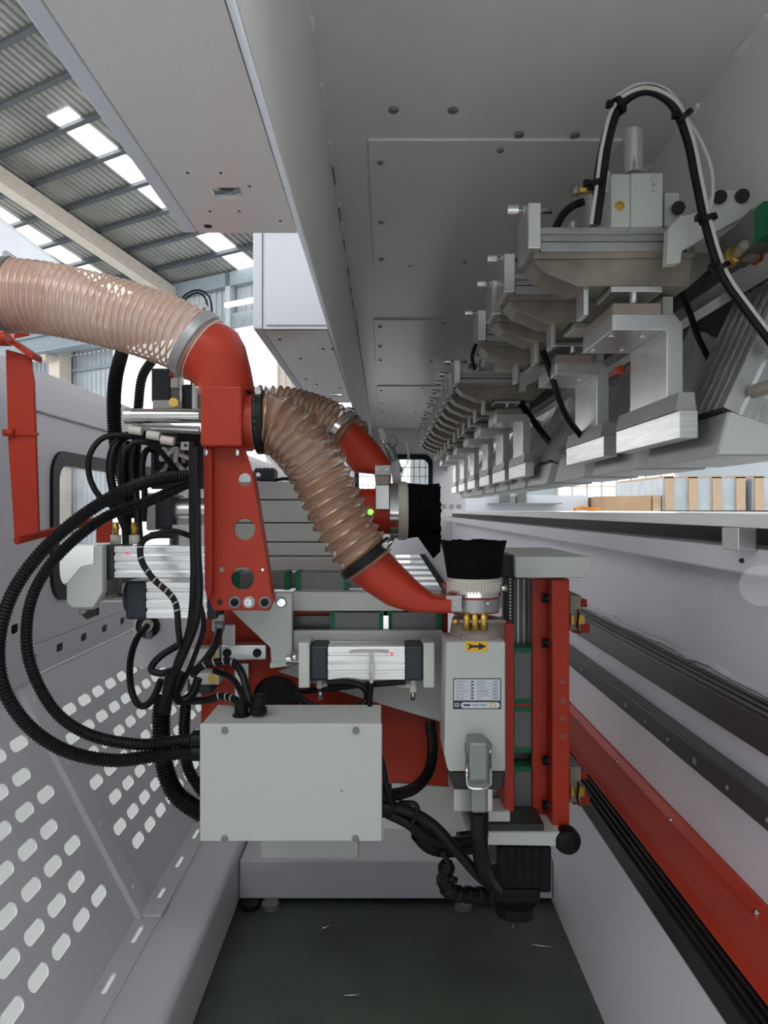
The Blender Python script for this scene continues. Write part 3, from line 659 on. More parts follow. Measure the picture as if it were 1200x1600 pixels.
# small gland on the right edge of lower cylinder
gl = thing('push_elbow', P(340,990,1.25), 'grey elbow fitting feeding a black tube near the red post foot', 'fitting')
obj('body', MB().cyl(P(341,960,1.235), P(341,985,1.235), .010, 12), 'tubew', gl); obj('stem', MB().cyl(P(336,978,1.225), P(350,978,1.225), .008, 10), 'conn', gl)

# ================================================================== WHITE JUNCTION BOX
jb = thing('junction_box', P(455,1316,1.10), 'large blank white junction box with four corner screws', 'junction box')
obj('lid', MB().pbox(312, 1131, 597, 1315, 1.05, 1.056), 'boxw', jb, .002); obj('body', MB().pbox(313.5, 1132, 595.5, 1314, 1.0565, 1.165), 'boxw', jb, .002)
for x, y in ((351,1141),(556,1141),(351,1310),(555,1310)): screw(P(x,y,1.05), .005, FR, jb, 'conn')
for x, y in ((377,1122),(404,1112)):
    gd = obj('cable_gland', MB().lathe(P(x,y+2,1.10), UP, [(0,.013),(.008,.013),(.010,.010),(.026,.010),(.028,.006)], 12), 'black', jb)
for y in (1155,1175): obj('side_gland', MB().cyl(P(302,y,1.10), P(317,y,1.10), .013, 12), 'black', jb)
for y in (1240,1262): obj('side_gland', MB().cyl(P(596,y,1.10), P(612,y,1.10), .014, 12), 'black', jb)
obj('scratch', MB().prism([(532,1236),(535,1234),(535,1237)], 1.0492, 1.05), 'ink', jb)
obj('mount', MB().pbox(350, 1150, 560, 1250, 1.165, 1.33), 'mwhite', jb)

# ================================================================== DUCTS AND HOSES
def hose(name, pts, r, pitch, amp, mw, mwi, label, wire_r=.0016, r_end=None):
    L = length(pts); n = int(L/pitch*7); fr = frames(sm(pts, n)); seg = 28
    t = thing(name, fr[0][0]-Vector((0,0,r)), label, 'hose')
    mb = MB(); rings = []; wpts = []
    for i, (p, T, N, B) in enumerate(fr):
        s = L*i/n; rb = r+((r_end or r)-r)*i/n; ph = 2*math.pi*s/pitch
        rings.append([p+(N*math.cos(a)+B*math.sin(a))*(rb+amp*math.cos(ph-a)) for a in [2*math.pi*k/seg for k in range(seg)]])
    mb.loft(rings, cap=False); obj('hose_wall', mb, mw, t)
    nn = int(L/pitch*26); fr2 = frames(sm(pts, nn))
    for i, (p, T, N, B) in enumerate(fr2):
        a = 2*math.pi*L*i/nn/pitch; rb = r+((r_end or r)-r)*i/nn
        wpts.append(p+(N*math.cos(a)+B*math.sin(a))*(rb+amp*.9))
    obj('spiral_wire', MB().tube(wpts, wire_r, seg=6, straight=True), mwi, t)
    return t, fr
def band(name, p, T, r, w, m, parent, lug=None):
    T = Vector(T).normalized(); b = obj(name, MB().lathe(Vector(p)-T*w/2, T, [(0,r-.002),(0,r),(w*.1,r+.0018),(w*.9,r+.0018),(w,r),(w,r-.002)], 32), m, parent)
    if lug is not None:
        q = Vector(p)+Vector(lug).normalized()*(r+.004); sd = T.cross(Vector(lug)).normalized()
        obj('clamp_screw', MB().cyl(q-sd*.014, q+sd*.014, .005, 10), 'steel', b)
    return b
# thick pale hose, upper left
pts = [P(12,461,1.22), P(70,466,1.22), P(140,480,1.215), P(205,497,1.21), P(255,514,1.205), P(292,530,1.20), P(323,551,1.20)]
t, fr = hose('suction_hose', pts, .0575, .0118, .0016, 'hose', 'wire', 'thick pale ribbed suction hose at upper left', .0018, .0535)
e = fr[-1]; s0 = fr[0]
k = fr[int(len(fr)*.93)]; band('hose_clamp', k[0], k[1], .057, .018, 'alud', t, (.3,-.2,1))
k = fr[2]; band('hose_clamp', k[0], k[1], .0605, .010, 'conn', t, (0,0,1))
# red inlet pipe and its bracket, left edge
ip = thing('inlet_pipe', P(0,540,1.22), 'red steel inlet pipe pushed into the thick hose at left edge', 'pipe')
obj('pipe', MB().cyl(fr[0][0]-fr[0][1]*.30, fr[0][0]+fr[0][1]*.035, .0545, 32), 'red', ip)
obj('neck_band', MB().cyl(fr[0][0]-fr[0][1]*.05, fr[0][0]-fr[0][1]*.012, .0565, 32), 'tan', ip)
rb_ = thing('hose_support_bracket', P(30,850,1.25), 'red bent-strip hose support bracket hanging at the left edge', 'bracket')
obj('upright', MB().prism([(8,545),(46,556),(52,592),(60,832),(22,842),(12,690)], 1.22, 1.228), 'red', rb_, .002)
obj('top_fold', MB().prism([(4,528),(10,524),(52,552),(50,562)], 1.205, 1.24), 'red', rb_, .002)
obj('top_bar', MB().cyl(P(-30,528,1.19), P(12,528,1.19), .009, 14), 'red', rb_)
obj('saddle', MB().cyl(P(-8,531,1.26), P(16,532,1.26), .010, 16), 'red', rb_)
obj('hook', MB().cyl(P(6,676,1.215), P(22,676,1.215), .006, 10), 'red', rb_)
obj('lower_bar', MB().cyl(P(26,845,1.215), P(148,813,1.40), .0065, 12), 'red', rb_)
obj('tab', MB().pbox(150, 806, 174, 848, 1.36, 1.366), 'red', rb_, .001)
obj('fold_lip', MB().pbox(14, 676, 58, 680, 1.216, 1.222), 'red', rb_)
# red duct: elbow + box
du = thing('red_duct_elbow', P(352,700,1.18), 'red sheet-metal duct elbow with square box under thick hose', 'duct')
def ductloft(pairs, dc, hds, exps, seg=36):
    rings = []
    for (a_, b_), hd, ex in zip(pairs, hds, exps):
        A_ = P(*a_, dc); B_ = P(*b_, dc); c_ = (A_+B_)/2; u = (A_-B_)/2; ring = []
        for k_ in range(seg):
            th = 2*math.pi*k_/seg; cs, sn = math.cos(th), math.sin(th)
            ring.append(c_+u*math.copysign(abs(cs)**(2/ex), cs)+Vector((0,hd,0))*math.copysign(abs(sn)**(2/ex), sn))
        rings.append(ring)
    return MB().loft(rings)
obj('elbow', ductloft([((345,507),(285,586)),((357,510),(294,594)),((372,520),(305,602)),((382,540),(312,606)),((390,574),(314,612)),((397,614),(315,622))], 1.195, (.051,.051,.051,.051,.050,.050), (2,2,2.2,2.6,3,3.5)), 'red', du)
obj('box', MB().pbox(313, 603, 378, 697, 1.13, 1.235), 'red', du, .003)
obj('outlet_stub', MB().cyl(P(378,660,1.18), P(402,660,1.18), .044, 32), 'red', du)
for x in (322,371): screw(P(x,704,1.15), .004, (0,0,-1), du, 'steel', 'bolt', .008)
# red post with round holes
po = thing('red_post_bracket', P(372,954,1.19), 'tall tapered red post bracket with four round holes', 'bracket')
ol = [(322,698),(382,698),(394,737),(427,942),(421,954),(334,954),(322,925)]
obj('face_plate', MB().prism(ol, 1.165, 1.171, [circ(382,749,10),circ(382,827,16.5),circ(379,904,18),circ(346,890,4.3,12),circ(343,941,4.3,12)]), 'red', po, .0012)
obj('side_flange', MB().prism([(317,698),(331,698),(331,925),(324,940),(319,920)], 1.150, 1.166), 'red', po, .004)
obj('right_flange', MB().prism([(391,737),(395,737),(427,942),(423,942)], 1.171, 1.20), 'red', po)
for x, mm in ((367,'conn'),(389,'alud'),(414,'conn')):
    bo = obj('washer', MB().cyl(P(x,941,1.165), P(x,941,1.161), .0095, 18), mm, po)
    obj('socket_bolt', MB().lathe(P(x,941,1.161), FR, [(0,.0062),(.005,.0062),(.005,.003),(.002,.003)], 12), 'alu' if x == 389 else 'black', bo)
obj('spacer', MB().pbox(350, 935, 420, 952, 1.172, 1.255), 'mwhite', po)
screw(P(404,742,1.165), .004, FR, po); screw(P(411,890,1.165), .003, FR, po)
# front brown hose
pts = [P(398,660,1.18), P(430,663,1.18), P(468,690,1.175), P(500,740,1.165), P(527,798,1.155), P(553,845,1.15), P(580,882,1.15)]
t, fr = hose('brown_hose', pts, .0465, .0175, .0032, 'hose2', 'wire2', 'curved brown ribbed hose in front of the white planks', .0022, .0415)
k = fr[4]; band('hose_clamp', k[0], k[1], .0495, .016, 'rubber', t, (0,-.4,1))
k = fr[-6]; band('hose_clamp', k[0], k[1], .0455, .014, 'rubber', t, (.8,-.6,.6)); e2 = fr[-1]
# lower red duct to the spindle hood
ld = thing('lower_red_duct', P(680,955,1.15), 'red duct elbow from the brown hose to spindle dust hood', 'duct')
obj('elbow', ductloft([((604,858),(540,898)),((612,867),(549,907)),((632,888),(573,924)),((655,911),(604,944)),((678,929),(640,954)),((702,931),(702,955))], 1.155, (.042,.042,.041,.040,.038,.037), (2,2,2.3,3,4,5)), 'red', ld)
cen = P(740,943,1.17)
obj('collar', MB().lathe(cen-UP*.0125, UP, [(0,.036),(0,.040),(.025,.040),(.025,.036)], 36), 'red', ld)
obj('latch_strap', MB().lathe(cen-UP*.010, UP, [(0,.0398),(0,.041),(.020,.041),(.020,.0398)], 36), 'alud', ld)
obj('latch', MB().pbox(697, 931, 722, 956, 1.122, 1.132), 'alud', ld, .001)
for x in (691,703,711,762): obj('rivet', MB().cyl(P(x,943,1.12), P(x,943,1.13), .0022, 8), 'steel', ld)
def boot(name, base, axis, prof, label, seg=56, flap=None):
    t = thing(name, Vector(base)-UP*.01, label, 'dust boot')
    a = Vector(base); T = Vector(axis).normalized(); N = T.orthogonal().normalized(); B = T.cross(N)
    rr = []
    rnd = [random.uniform(-1,1) for _ in range(seg)]
    for j, (h, r) in enumerate(prof):
        q = j/(len(prof)-1); row = []
        for k in range(seg):
            th = 2*math.pi*k/seg; rk = r*(1+.02*q*math.cos(9*th)+.012*q*rnd[k]); hk = h+(.0018*rnd[k] if j == len(prof)-1 else 0)
            row.append(a+T*hk+(N*math.cos(th)+B*math.sin(th))*rk)
        rr.append(row)
    inner = [[a+T*prof[-1][0]*.98+(p_-a-T*(p_-a).dot(T))*.93 for p_ in rr[-1]], [a+T*prof[0][0]+(p_-a-T*(p_-a).dot(T))*.9 for p_ in rr[0]]]
    obj('skirt', MB().loft(rr+inner), 'brush', t)
    return t
b1 = boot('dust_boot', cen+UP*.042, UP, [(0,.042),(.02,.045),(.04,.048),(.058,.0525)], 'upright black brush boot above the spindle hood')
cr_ = obj('cuff_ring', MB().lathe(cen+UP*.013, UP, [(0,.036),(0,.0415),(.006,.0425),(.024,.0425),(.029,.0415),(.029,.036)], 40), 'cream', b1)
for k_ in range(26):
    th = -math.pi*k_/26; c_ = cen+Vector((math.cos(th)*.0425,math.sin(th)*.0425,.028)); obj('cuff_rib', MB().box(c_.x-.001,c_.x+.001,c_.y-.001,c_.y+.001,c_.z-.008,c_.z+.008), 'cream', cr_)
obj('cuff_band', MB().lathe(cen+UP*.014, UP, [(0,.0418),(0,.0432),(.009,.0432),(.009,.0418)], 40), 'steel', b1)
obj('band_screw', MB().cyl(P(782,919,1.15), P(792,919,1.15), .006, 10), 'steel', b1)
# rear hose, elbow and horizontal hood
pts = [P(400,640,1.60), P(440,638,1.60), P(490,650,1.585), P(520,664,1.57), P(556,690,1.55)]
t, fr = hose('rear_hose', pts, .046, .0125, .0025, 'hose2', 'wire2', 'smaller-looking brown hose partly hidden behind the front hose', .002, .043)
k = fr[int(len(fr)*.86)]; band('hose_clamp', k[0], k[1], .047, .016, 'steel', t, (.3,-.2,1)); e3 = fr[-1]
rd = thing('rear_red_duct', P(590,745,1.53), 'red duct elbow feeding the horizontal hood behind the front hose', 'duct')
obj('elbow', ductloft([((556,660),(530,700)),((566,668),(535,708)),((584,686),(541,724)),((601,708),(553,738)),((611,724),(585,741)),((610,762),(587,762))], 1.535, (.044,.044,.043,.042,.038,.036), (2,2,2.2,2.6,3.5,4.5)), 'red', rd)
c2 = P(598,797,1.53); AX = Vector((1,0,0))
obj('collar', MB().lathe(P(586,797,1.53), AX, [(0,.030),(0,.050),(.032,.050),(.032,.030)], 36), 'red', rd)
obj('hood_body', MB().cyl(P(540,797,1.53), P(590,797,1.53), .045, 28), 'red', rd)
obj('strap', MB().pbox(587, 758, 608, 796, 1.474, 1.482), 'steel', rd, .001)
obj('latch', MB().pbox(586, 727, 610, 742, 1.478, 1.50), 'mwhite', rd, .001); obj('hinge', MB().pbox(588, 742, 608, 758, 1.480, 1.492), 'tan', rd, .002)
for x in (592,604): screw(P(x,734,1.478), .003, FR, rd)
obj('status_light', MB().cyl(P(579,800,1.475), P(579,800,1.484), .006, 10), 'gled', rd)
b2 = boot('dust_boot', P(632,798,1.53), AX, [(0,.059),(.02,.056),(.045,.054),(.072,.056)], 'sideways black brush boot on the rear hood')
b2.name = 'dust_boot.001'; WL[b2.name] = P(632,798,1.53)-UP*.01
obj('metal_band', MB().lathe(P(609,798,1.53), AX, [(0,.050),(0,.0575),(.003,.0575),(.017,.0575),(.019,.0575),(.019,.050)], 40), 'steel', b2)
obj('cuff_ring', MB().lathe(P(622,798,1.53), AX, [(0,.050),(0,.061),(.016,.061),(.020,.058),(.020,.050)], 40), 'cream', b2)
obj('flap', MB().prism([(652,838),(690,836),(688,862),(677,873),(664,855)], 1.48, 1.484), 'brush', b2)
# pneumatic actuator above the rear elbow
pa_ = thing('tilted_actuator', P(605,740,1.60), 'small tilted pneumatic actuator standing beside the rear red elbow', 'actuator')
ax_ = (P(618,755,1.6)-P(594,672,1.6)).normalized()
obj('bar', MB().prism([(590,669),(598,667),(604,685),(596,689)], 1.57, 1.585), 'mwhite', pa_, .001); obj('rod', MB().cyl(P(599,686,1.6), P(608,706,1.6), .0025, 8), 'steel', pa_)
obj('body', MB().cyl(P(605,692,1.61), P(622,740,1.61), .012, 14), 'conn', pa_); obj('clevis', MB().prism([(604,684),(618,680),(622,692),(612,700)], 1.595, 1.62), 'conn', pa_, .002)
obj('lower_joint', MB().prism([(610,722),(624,716),(628,756),(614,760)], 1.59, 1.615), 'alud', pa_, .003)
obj('air_tube', MB().tube([P(620,682,1.6), P(634,692,1.6), P(638,715,1.6), P(630,735,1.6), P(624,750,1.6)], .003, 24, 7), 'tubec', pa_)

# ================================================================== CABLES
def corr(name, pts, r, label, parent=None):
    L = length(pts); pitch = .0052; n = int(L/pitch*3)
    mb = MB().tube(pts, lambda t_: r*(1+.10*math.cos(2*math.pi*t_*L/pitch)), n, 12)
    return obj(name, mb, 'rubber', parent, label=None if parent else label, cat=None if parent else 'conduit')
def PX(lst): return [P(*q) for q in lst]
corr('corrugated_conduit', PX([(305,742,1.24),(250,748,1.2),(190,768,1.14),(120,812,1.10),(60,868,1.07),(18,930,1.05),(-2,1000,1.04),(4,1070,1.03),(40,1130,1.03),(100,1172,1.04),(175,1188,1.06),(250,1180,1.09),(312,1173,1.10)]), .0095, 'outer of two big corrugated black conduit loops at left')
corr('corrugated_conduit', PX([(300,752,1.26),(235,782,1.2),(165,808,1.16),(100,858,1.13),(58,915,1.11),(42,975,1.10),(48,1040,1.09),(85,1110,1.09),(140,1148,1.09),(215,1163,1.09),(275,1158,1.10),(312,1154,1.10)]), .0085, 'inner of two big corrugated black conduit loops at left')
corr('corrugated_conduit', PX([(192,545,1.42),(181,590,1.40),(178,640,1.38),(182,700,1.37),(195,760,1.36),(205,810,1.36)]), .0125, 'upright corrugated conduit against the bright opening')
corr('corrugated_conduit', PX([(240,560,1.5),(222,590,1.48),(216,640,1.47),(213,700,1.45),(210,780,1.44)]), .0095, 'olive-lit conduit right of the upright corrugated one')
corr('corrugated_conduit', PX([(255,1085,1.26),(252,1130,1.25),(256,1190,1.24),(275,1240,1.23),(318,1272,1.22)]), .0150, 'thickest conduit dropping behind the white junction box')
corr('corrugated_conduit', PX([(290,1100,1.28),(288,1150,1.27),(294,1200,1.26),(318,1240,1.25)]), .0095, 'second conduit dropping behind the white junction box')
def cable(pts, rpx, label, m='rubber', n=40, name='black_cable', cat='cable'):
    pw = PX(pts); r = rpx*pts[0][2]/F
    return obj(name, MB().tube(pw, r, n, 10), m, label=label, cat=cat)
cable([(306,700,1.12),(307,780,1.11),(308,860,1.11),(311,920,1.11),(306,970,1.11),(287,1020,1.12),(270,1060,1.13),(252,1112,1.14)], 6.5, 'thick black cable running down beside the red post')
cable([(300,690,1.13),(300,800,1.125),(302,900,1.125),(296,980,1.13),(275,1040,1.14),(258,1105,1.15)], 5, 'glossy black cable left of the thick cable by the red post')
cable([(312,940,1.12),(318,980,1.13),(300,1035,1.14),(280,1080,1.15)], 4, 'short black cable crossing under the red post foot')
cable([(270,836,1.13),(235,838,1.12),(220,852,1.12),(222,878,1.115),(240,905,1.11),(262,925,1.11),(275,945,1.11),(279,985,1.11),(282,1010,1.12)], 5, 'spiral-wrapped black cable arching over both left cylinders')
cable([(300,838,1.15),(270,830,1.14),(235,836,1.14)], 4.5, 'flat black cable lying on top of the upper left cylinder')
cable([(230,978,1.32),(214,998,1.28),(204,1030,1.24),(204,1070,1.2),(213,1097,1.18),(226,1103,1.17),(240,1090,1.17),(252,1062,1.17)], 5, 'round black cable loop hanging from the terminal cabinet gland')
cable([(278,1008,1.16),(250,1026,1.15),(236,1045,1.15),(250,1052,1.15),(275,1046,1.16)], 5.5, 'folded black cable loop in front of the terminal cabinet')
cable([(343,985,1.22),(335,1010,1.2),(318,1035,1.18),(300,1055,1.16)], 6, 'black hose from the grey elbow to the cable knot')
cable([(296,1050,1.17),(330,1036,1.17),(362,1034,1.16),(378,1052,1.14),(388,1085,1.12),(398,1112,1.11)], 6, 'wrapped cable arching into the junction box top')
cable([(335,1048,1.2),(360,1058,1.18),(375,1078,1.15),(382,1100,1.12),(380,1114,1.11)], 5, 'second cable dropping into the junction box top gland')
cable([(290,1095,1.18),(320,1094,1.17),(345,1088,1.16),(368,1094,1.14),(378,1110,1.12)], 6, 'low wrapped cable running right into the box gland')
cable([(284,1050,1.15),(275,1075,1.15),(280,1095,1.16),(300,1085,1.17),(310,1060,1.17)], 7, 'tangled knot of cables under the left cylinders')
cable([(268,1050,1.13),(262,1085,1.14),(258,1112,1.15)], 9, 'bundled cable stub hanging below the knot')
cable([(512,1067,1.20),(545,1066,1.195),(570,1075,1.19),(572,1097,1.19),(540,1110,1.18),(490,1104,1.18),(462,1085,1.2)], 6, 'black air tube looping under the wedge plate cylinder')
cable([(634,1065,1.20),(600,1068,1.2),(550,1072,1.21),(480,1080,1.22),(462,1080,1.24)], 4.5, 'straight black air tube between the cylinder fittings')
cable([(580,1070,1.19),(578,1110,1.15),(585,1150,1.10),(598,1195,1.085),(606,1240,1.085),(616,1262,1.09)], 4, 'thin black sensor cable falling along the junction box edge')
cable([(672,1128,1.27),(676,1170,1.25),(670,1205,1.22),(650,1230,1.18),(625,1240,1.13),(606,1242,1.10)], 8.5, 'curved black conduit from wedge plate to junction box side')
cable([(606,1258,1.10),(645,1270,1.10),(680,1292,1.10),(710,1325,1.10),(745,1365,1.11),(762,1380,1.13)], 8.5, 'long black cable sagging from the box to the servo motor')
cable([(606,1268,1.12),(640,1285,1.12),(665,1305,1.13),(700,1318,1.15),(740,1315,1.18)], 11, 'thick black conduit under the long sagging cable')
cable([(624,1254,1.10),(648,1256,1.09),(652,1270,1.09),(643,1286,1.1)], 4, 'small bent black tube on the cable bundle')
cable([(749,1300,1.085),(752,1340,1.09),(762,1372,1.11),(775,1385,1.15),(765,1350,1.16)], 13, 'fat black spindle cable below the grey connector')
cable([(690,1330,1.13),(700,1348,1.13),(700,1362,1.13)], 4, 'thin lead joining the elbow plug')
ep = thing('elbow_plug', P(715,1405,1.2), 'black ribbed elbow plug left of the servo motor', 'connector')
obj('elbow', MB().tube(PX([(698,1352,1.16),(695,1378,1.17),(706,1394,1.18),(735,1398,1.20),(768,1398,1.22)]), lambda t_: .0115+.002*(math.sin(t_*40) > 0), 60, 12), 'black', ep)
obj('plug_cap', MB().cyl(P(698,1346,1.16), P(698,1360,1.16), .0095, 12), 'black', ep); obj('lug', MB().cyl(P(703,1372,1.15), P(714,1376,1.15), .005, 8), 'black', ep)
e4 = thing('conduit_elbow', P(690,1325,1.16), 'black conduit elbow behind the sagging cable', 'connector')
obj('elbow', MB().tube(PX([(655,1300,1.17),(672,1318,1.18),(700,1324,1.19),(735,1318,1.20)]), .0155, 20, 12), 'black', e4); obj('nut', MB().cyl(P(718,1318,1.195), P(735,1316,1.2), .019, 8), 'black', e4)
# cables in the upper left tangle
cable([(240,690,1.28),(195,680,1.26),(160,685,1.25),(140,712,1.24),(140,745,1.24),(155,775,1.24),(180,795,1.26)], 4.5, 'leftmost thin black loop in front of the left window')
cable([(255,690,1.3),(215,678,1.28),(185,690,1.27),(172,725,1.26),(180,780,1.27),(198,830,1.28)], 6.5, 'second thin black loop right of the leftmost one')
cable([(196,690,1.33),(192,740,1.32),(196,790,1.32),(200,860,1.31)], 8, 'upright black cable behind the conduit crossing')
cable([(214,685,1.33),(206,730,1.32),(214,790,1.31),(218,850,1.30)], 6, 'upright black cable beside the rear round cylinder')
cable([(262,720,1.33),(232,702,1.31),(222,730,1.30),(226,770,1.3),(224,815,1.3)], 5, 'inner black loop near the valve rack')
cable([(275,735,1.28),(245,700,1.26),(215,690,1.25),(195,705,1.25)], 4.5, 'diagonal black tube across the valve rack')
cable([(283,600,1.335),(282,520,1.33),(284,472,1.32),(292,459,1.32),(310,453,1.32),(326,462,1.32),(331,482,1.32),(330,500,1.32)], 1.6, 'outer thin black wire arch above the thick hose', n=24)
cable([(301,610,1.34),(287,520,1.335),(286,476,1.33),(296,462,1.33),(310,457,1.33),(321,466,1.33),(325,484,1.33),(324,505,1.33)], 1.6, 'inner thin black wire arch above the thick hose', n=24)
def wraps(idx, pts, r, ks):
    o_ = [x for x in bpy.data.objects if x.get('label') == idx][0]; q = frames(sm(PX(pts), 40))
    for k_ in ks: obj('white_wrap', MB().lathe(q[k_][0]-q[k_][1]*.001, q[k_][1]+q[k_][2]*.3, [(0,r*.8),(0,r*1.12),(.0022,r*1.12),(.0022,r*.8)], 12), 'tubec', o_)
wraps('spiral-wrapped black cable arching over both left cylinders', [(270,836,1.13),(235,838,1.12),(220,852,1.12),(222,878,1.115),(240,905,1.11),(262,925,1.11),(275,945,1.11),(279,985,1.11),(282,1010,1.12)], .0049, (10,13,17,20,22,24,26,28,30))
wraps('wrapped cable arching into the junction box top', [(296,1050,1.17),(330,1036,1.17),(362,1034,1.16),(378,1052,1.14),(388,1085,1.12),(398,1112,1.11)], .0061, (6,10,14,18))
wraps('low wrapped cable running right into the box gland', [(290,1095,1.18),(320,1094,1.17),(345,1088,1.16),(368,1094,1.14),(378,1110,1.12)], .0061, (20,25,29))
# brass push fittings over the upper left cylinder
for i, (x, lab) in enumerate(((181,'left brass-topped fitting on the upper left cylinder'),(210,'right brass-topped fitting on the upper left cylinder'))):
    q = thing('brass_fitting', P(x,850,1.2), lab, 'fitting'); obj('nut', MB().cyl(P(x,850,1.2), P(x,836,1.2), .0095, 6), 'tubew', q); obj('stem', MB().cyl(P(x,836,1.2), P(x,816,1.2), .005, 10), 'brass', q); obj('collar', MB().cyl(P(x,828,1.2), P(x,822,1.2), .0065, 6), 'brass', q)

# ================================================================== PRESSING UNITS (right)
def unit(label):
    t = thing('pressing_unit', (.36,1.03,Z(.25)), label, 'pressing unit', 'pressing units along the right wall')
    D = 1.0
    br = obj('support_web', MB().prism([(832,406),(838,402),(1084,402),(1078,447),(902,447),(850,425)], 1.006, 1.07), 'raw', t, .001)
    obj('support_top', MB().prism([(836,393),(1088,393),(1086,402),(833,404)], 1.0, 1.075), 'raw', t, .001)
    obj('support_gusset', MB().prism([(1060,445),(1078,447),(1135,395),(1090,395)], 1.02, 1.05), 'raw', t)
    ar = obj('profile_arm', MB().pbox(845, 355, 1052, 365, 1.0, 1.065).pbox(845, 366, 1052, 377, 1.006, 1.065).pbox(845, 378, 1052, 393, 1.0, 1.065), 'alud', t, .0008)
    ep_ = obj('end_plate', MB().pbox(825, 316, 846, 388, .985, 1.062), 'alu', t, .0015)
    sc_ = obj('adjusting_screw', MB().cyl(P(812,329,1.02), P(862,329,1.02), .0045, 10), 'steel', t)
    obj('screw_head', MB().lathe(P(791,329,1.02), (1,0,0), [(0,.006),(.001,.0085),(.016,.0085),(.017,.0075),(.020,.0055)], 18), 'steel', sc_)
    obj('lock_nut', MB().cyl(P(816,329,1.02), P(823,329,1.02), .0085, 6), 'steel', sc_)
    cy_ = obj('cylinder_body', MB().pbox(955, 271, 985, 354, .985, 1.055).pbox(985.6, 270, 1036, 354, .985, 1.055), 'mwhite', t, .0015)
    obj('port_bolt', MB().lathe(P(968,322,.985), FR, [(0,.0065),(.002,.0065),(.002,.004),(.0005,.0035)], 14), 'brass', cy_)
    obj('side_block', MB().pbox(1038, 300, 1062, 354, 1.0, 1.055), 'mwhite', cy_, .002); obj('side_knob', MB().cyl(P(1060,325,1.0), P(1060,325,.985), .009, 14), 'black', cy_)
    obj('clevis', MB().pbox(943, 266, 954, 300, 1.0, 1.04), 'alu', cy_, .002)
    obj('guide_rod', MB().cyl(P(990,205,1.02), P(990,272,1.02), .0133, 24), 'steel', t)
    ft = obj('port_fitting', MB().cyl(P(895,297,1.01), P(925,296,1.01), .006, 8), 'brass', t); obj('knurl', MB().cyl(P(893,298,1.01), P(904,298,1.01), .008, 8), 'raw', ft)
    obj('base_flange', MB().pbox(955, 447, 1036, 456, .992, 1.06), 'alu', t, .001); obj('flange_side', MB().pbox(912, 449, 920, 492, 1.02, 1.06), 'alu', t, .001)
    sb = obj('side_bracket', MB().prism([(1048,412),(1064,410),(1066,391),(1160,340),(1178,324),(1178,297),(1116,297),(1097,330),(1063,337),(1045,356),(1042,412)], .955, .972), 'mwhite', t, .0015)
    for x, y in ((1125,308),(1160,306)): obj('bracket_bolt', MB().cyl(P(x,y,.955), P(x,y,.948), .0088, 16), 'black', sb)
    return t
def zbracket(t):
    obj('lower_rod', MB().cyl(P(990,447,1.02), P(990,475,1.02), .0065, 14), 'steel', t)
    obj('tan_block', MB().pbox(958, 473, 1034, 491, 1.0, 1.15), 'tan', t, .002)
    lb_ = obj('angle_bracket', MB().prism([(957,491),(1054,491),(1067,507),(1067,622),(1042,622),(1042,516),(957,516)], 1.0, 1.15), 'alu', t, .0012)
    for x, y in ((966,1.03),(1016,1.03),(966,1.12),(1016,1.12)): obj('socket_screw', MB().cyl((P(x,0,1.0).x,y,P(0,516,1.0).z), (P(x,0,1.0).x,y,P(0,516,1.0).z-.003), .0045, 10), 'steel', lb_)
    fx0, fx1 = P(1062,0,.95).x, P(1091,0,.95).x; z0, z1 = Z(.093), Z(.129)
    obj('press_foot', MB().box(fx0,fx1,.95,1.21,z0,z1), 'alub', t, .001)
    obj('foot_wedge', MB().plate([(fx0-.004,z1),(fx1,z1),(fx1-.003,Z(.153)),(P(1040,0,1).x,Z(.153))], [], lambda u, v, q: (u, q, v), .955, 1.2), 'alud', t)
    obj('green_joint', MB().pbox(1036, 463, 1052, 491, 1.05, 1.12), 'mwhite', t, .001)
offs = [0,.196,.33,.53,1.04,1.23,1.38,1.56,1.73,1.90,2.15,2.35,2.55,2.76,2.95]
withz = {0,2,4,6,8,10,12,14}
ords = ['second','third','fourth','fifth','sixth','seventh','eighth','ninth','tenth','eleventh','twelfth','thirteenth','fourteenth','farthest']
u0 = unit('nearest pressing unit with full steel arm under the cable arch')
ucopy = [u0]
for i, o_ in enumerate(offs[1:], 1):
    c_ = copytree(u0, (0,o_,0)); WL[c_.name] = WL[u0.name]+Vector((0,o_,0)); ucopy.append(c_)
    c_['label'] = ords[i-1]+' pressing unit from the camera'+(', with an angled press foot' if i in withz else ', without a press foot')
zb = {}
n0 = set(o.name for o in bpy.data.objects); zbracket(u0)
zparts = [o for o in bpy.data.objects if o.name not in n0 and o.parent == u0]
for i in sorted(withz):
    if i == 0: continue
    for zp in zparts: copytree(zp, None, ucopy[i])
# rail on the right wall behind the units
obj('unit_rail', MB().box(.452,.48,.6,5.3,Z(.325),Z(.36)), 'rail', wu, .002)
for k in range(5): obj('guide_block', MB().box(.446,.4795,.886+k*.9,.98+k*.9,Z(.322),Z(.362)), 'grey', wu, .001)
for k in range(5): obj('green_seal', MB().box(.445,.4795,.862+k*.9,.885+k*.9,Z(.322),Z(.362)), 'green', wu)
obj('lower_trim', MB().box(.455,.48,.6,5.3,Z(.29),Z(.30)), 'alu', wu)
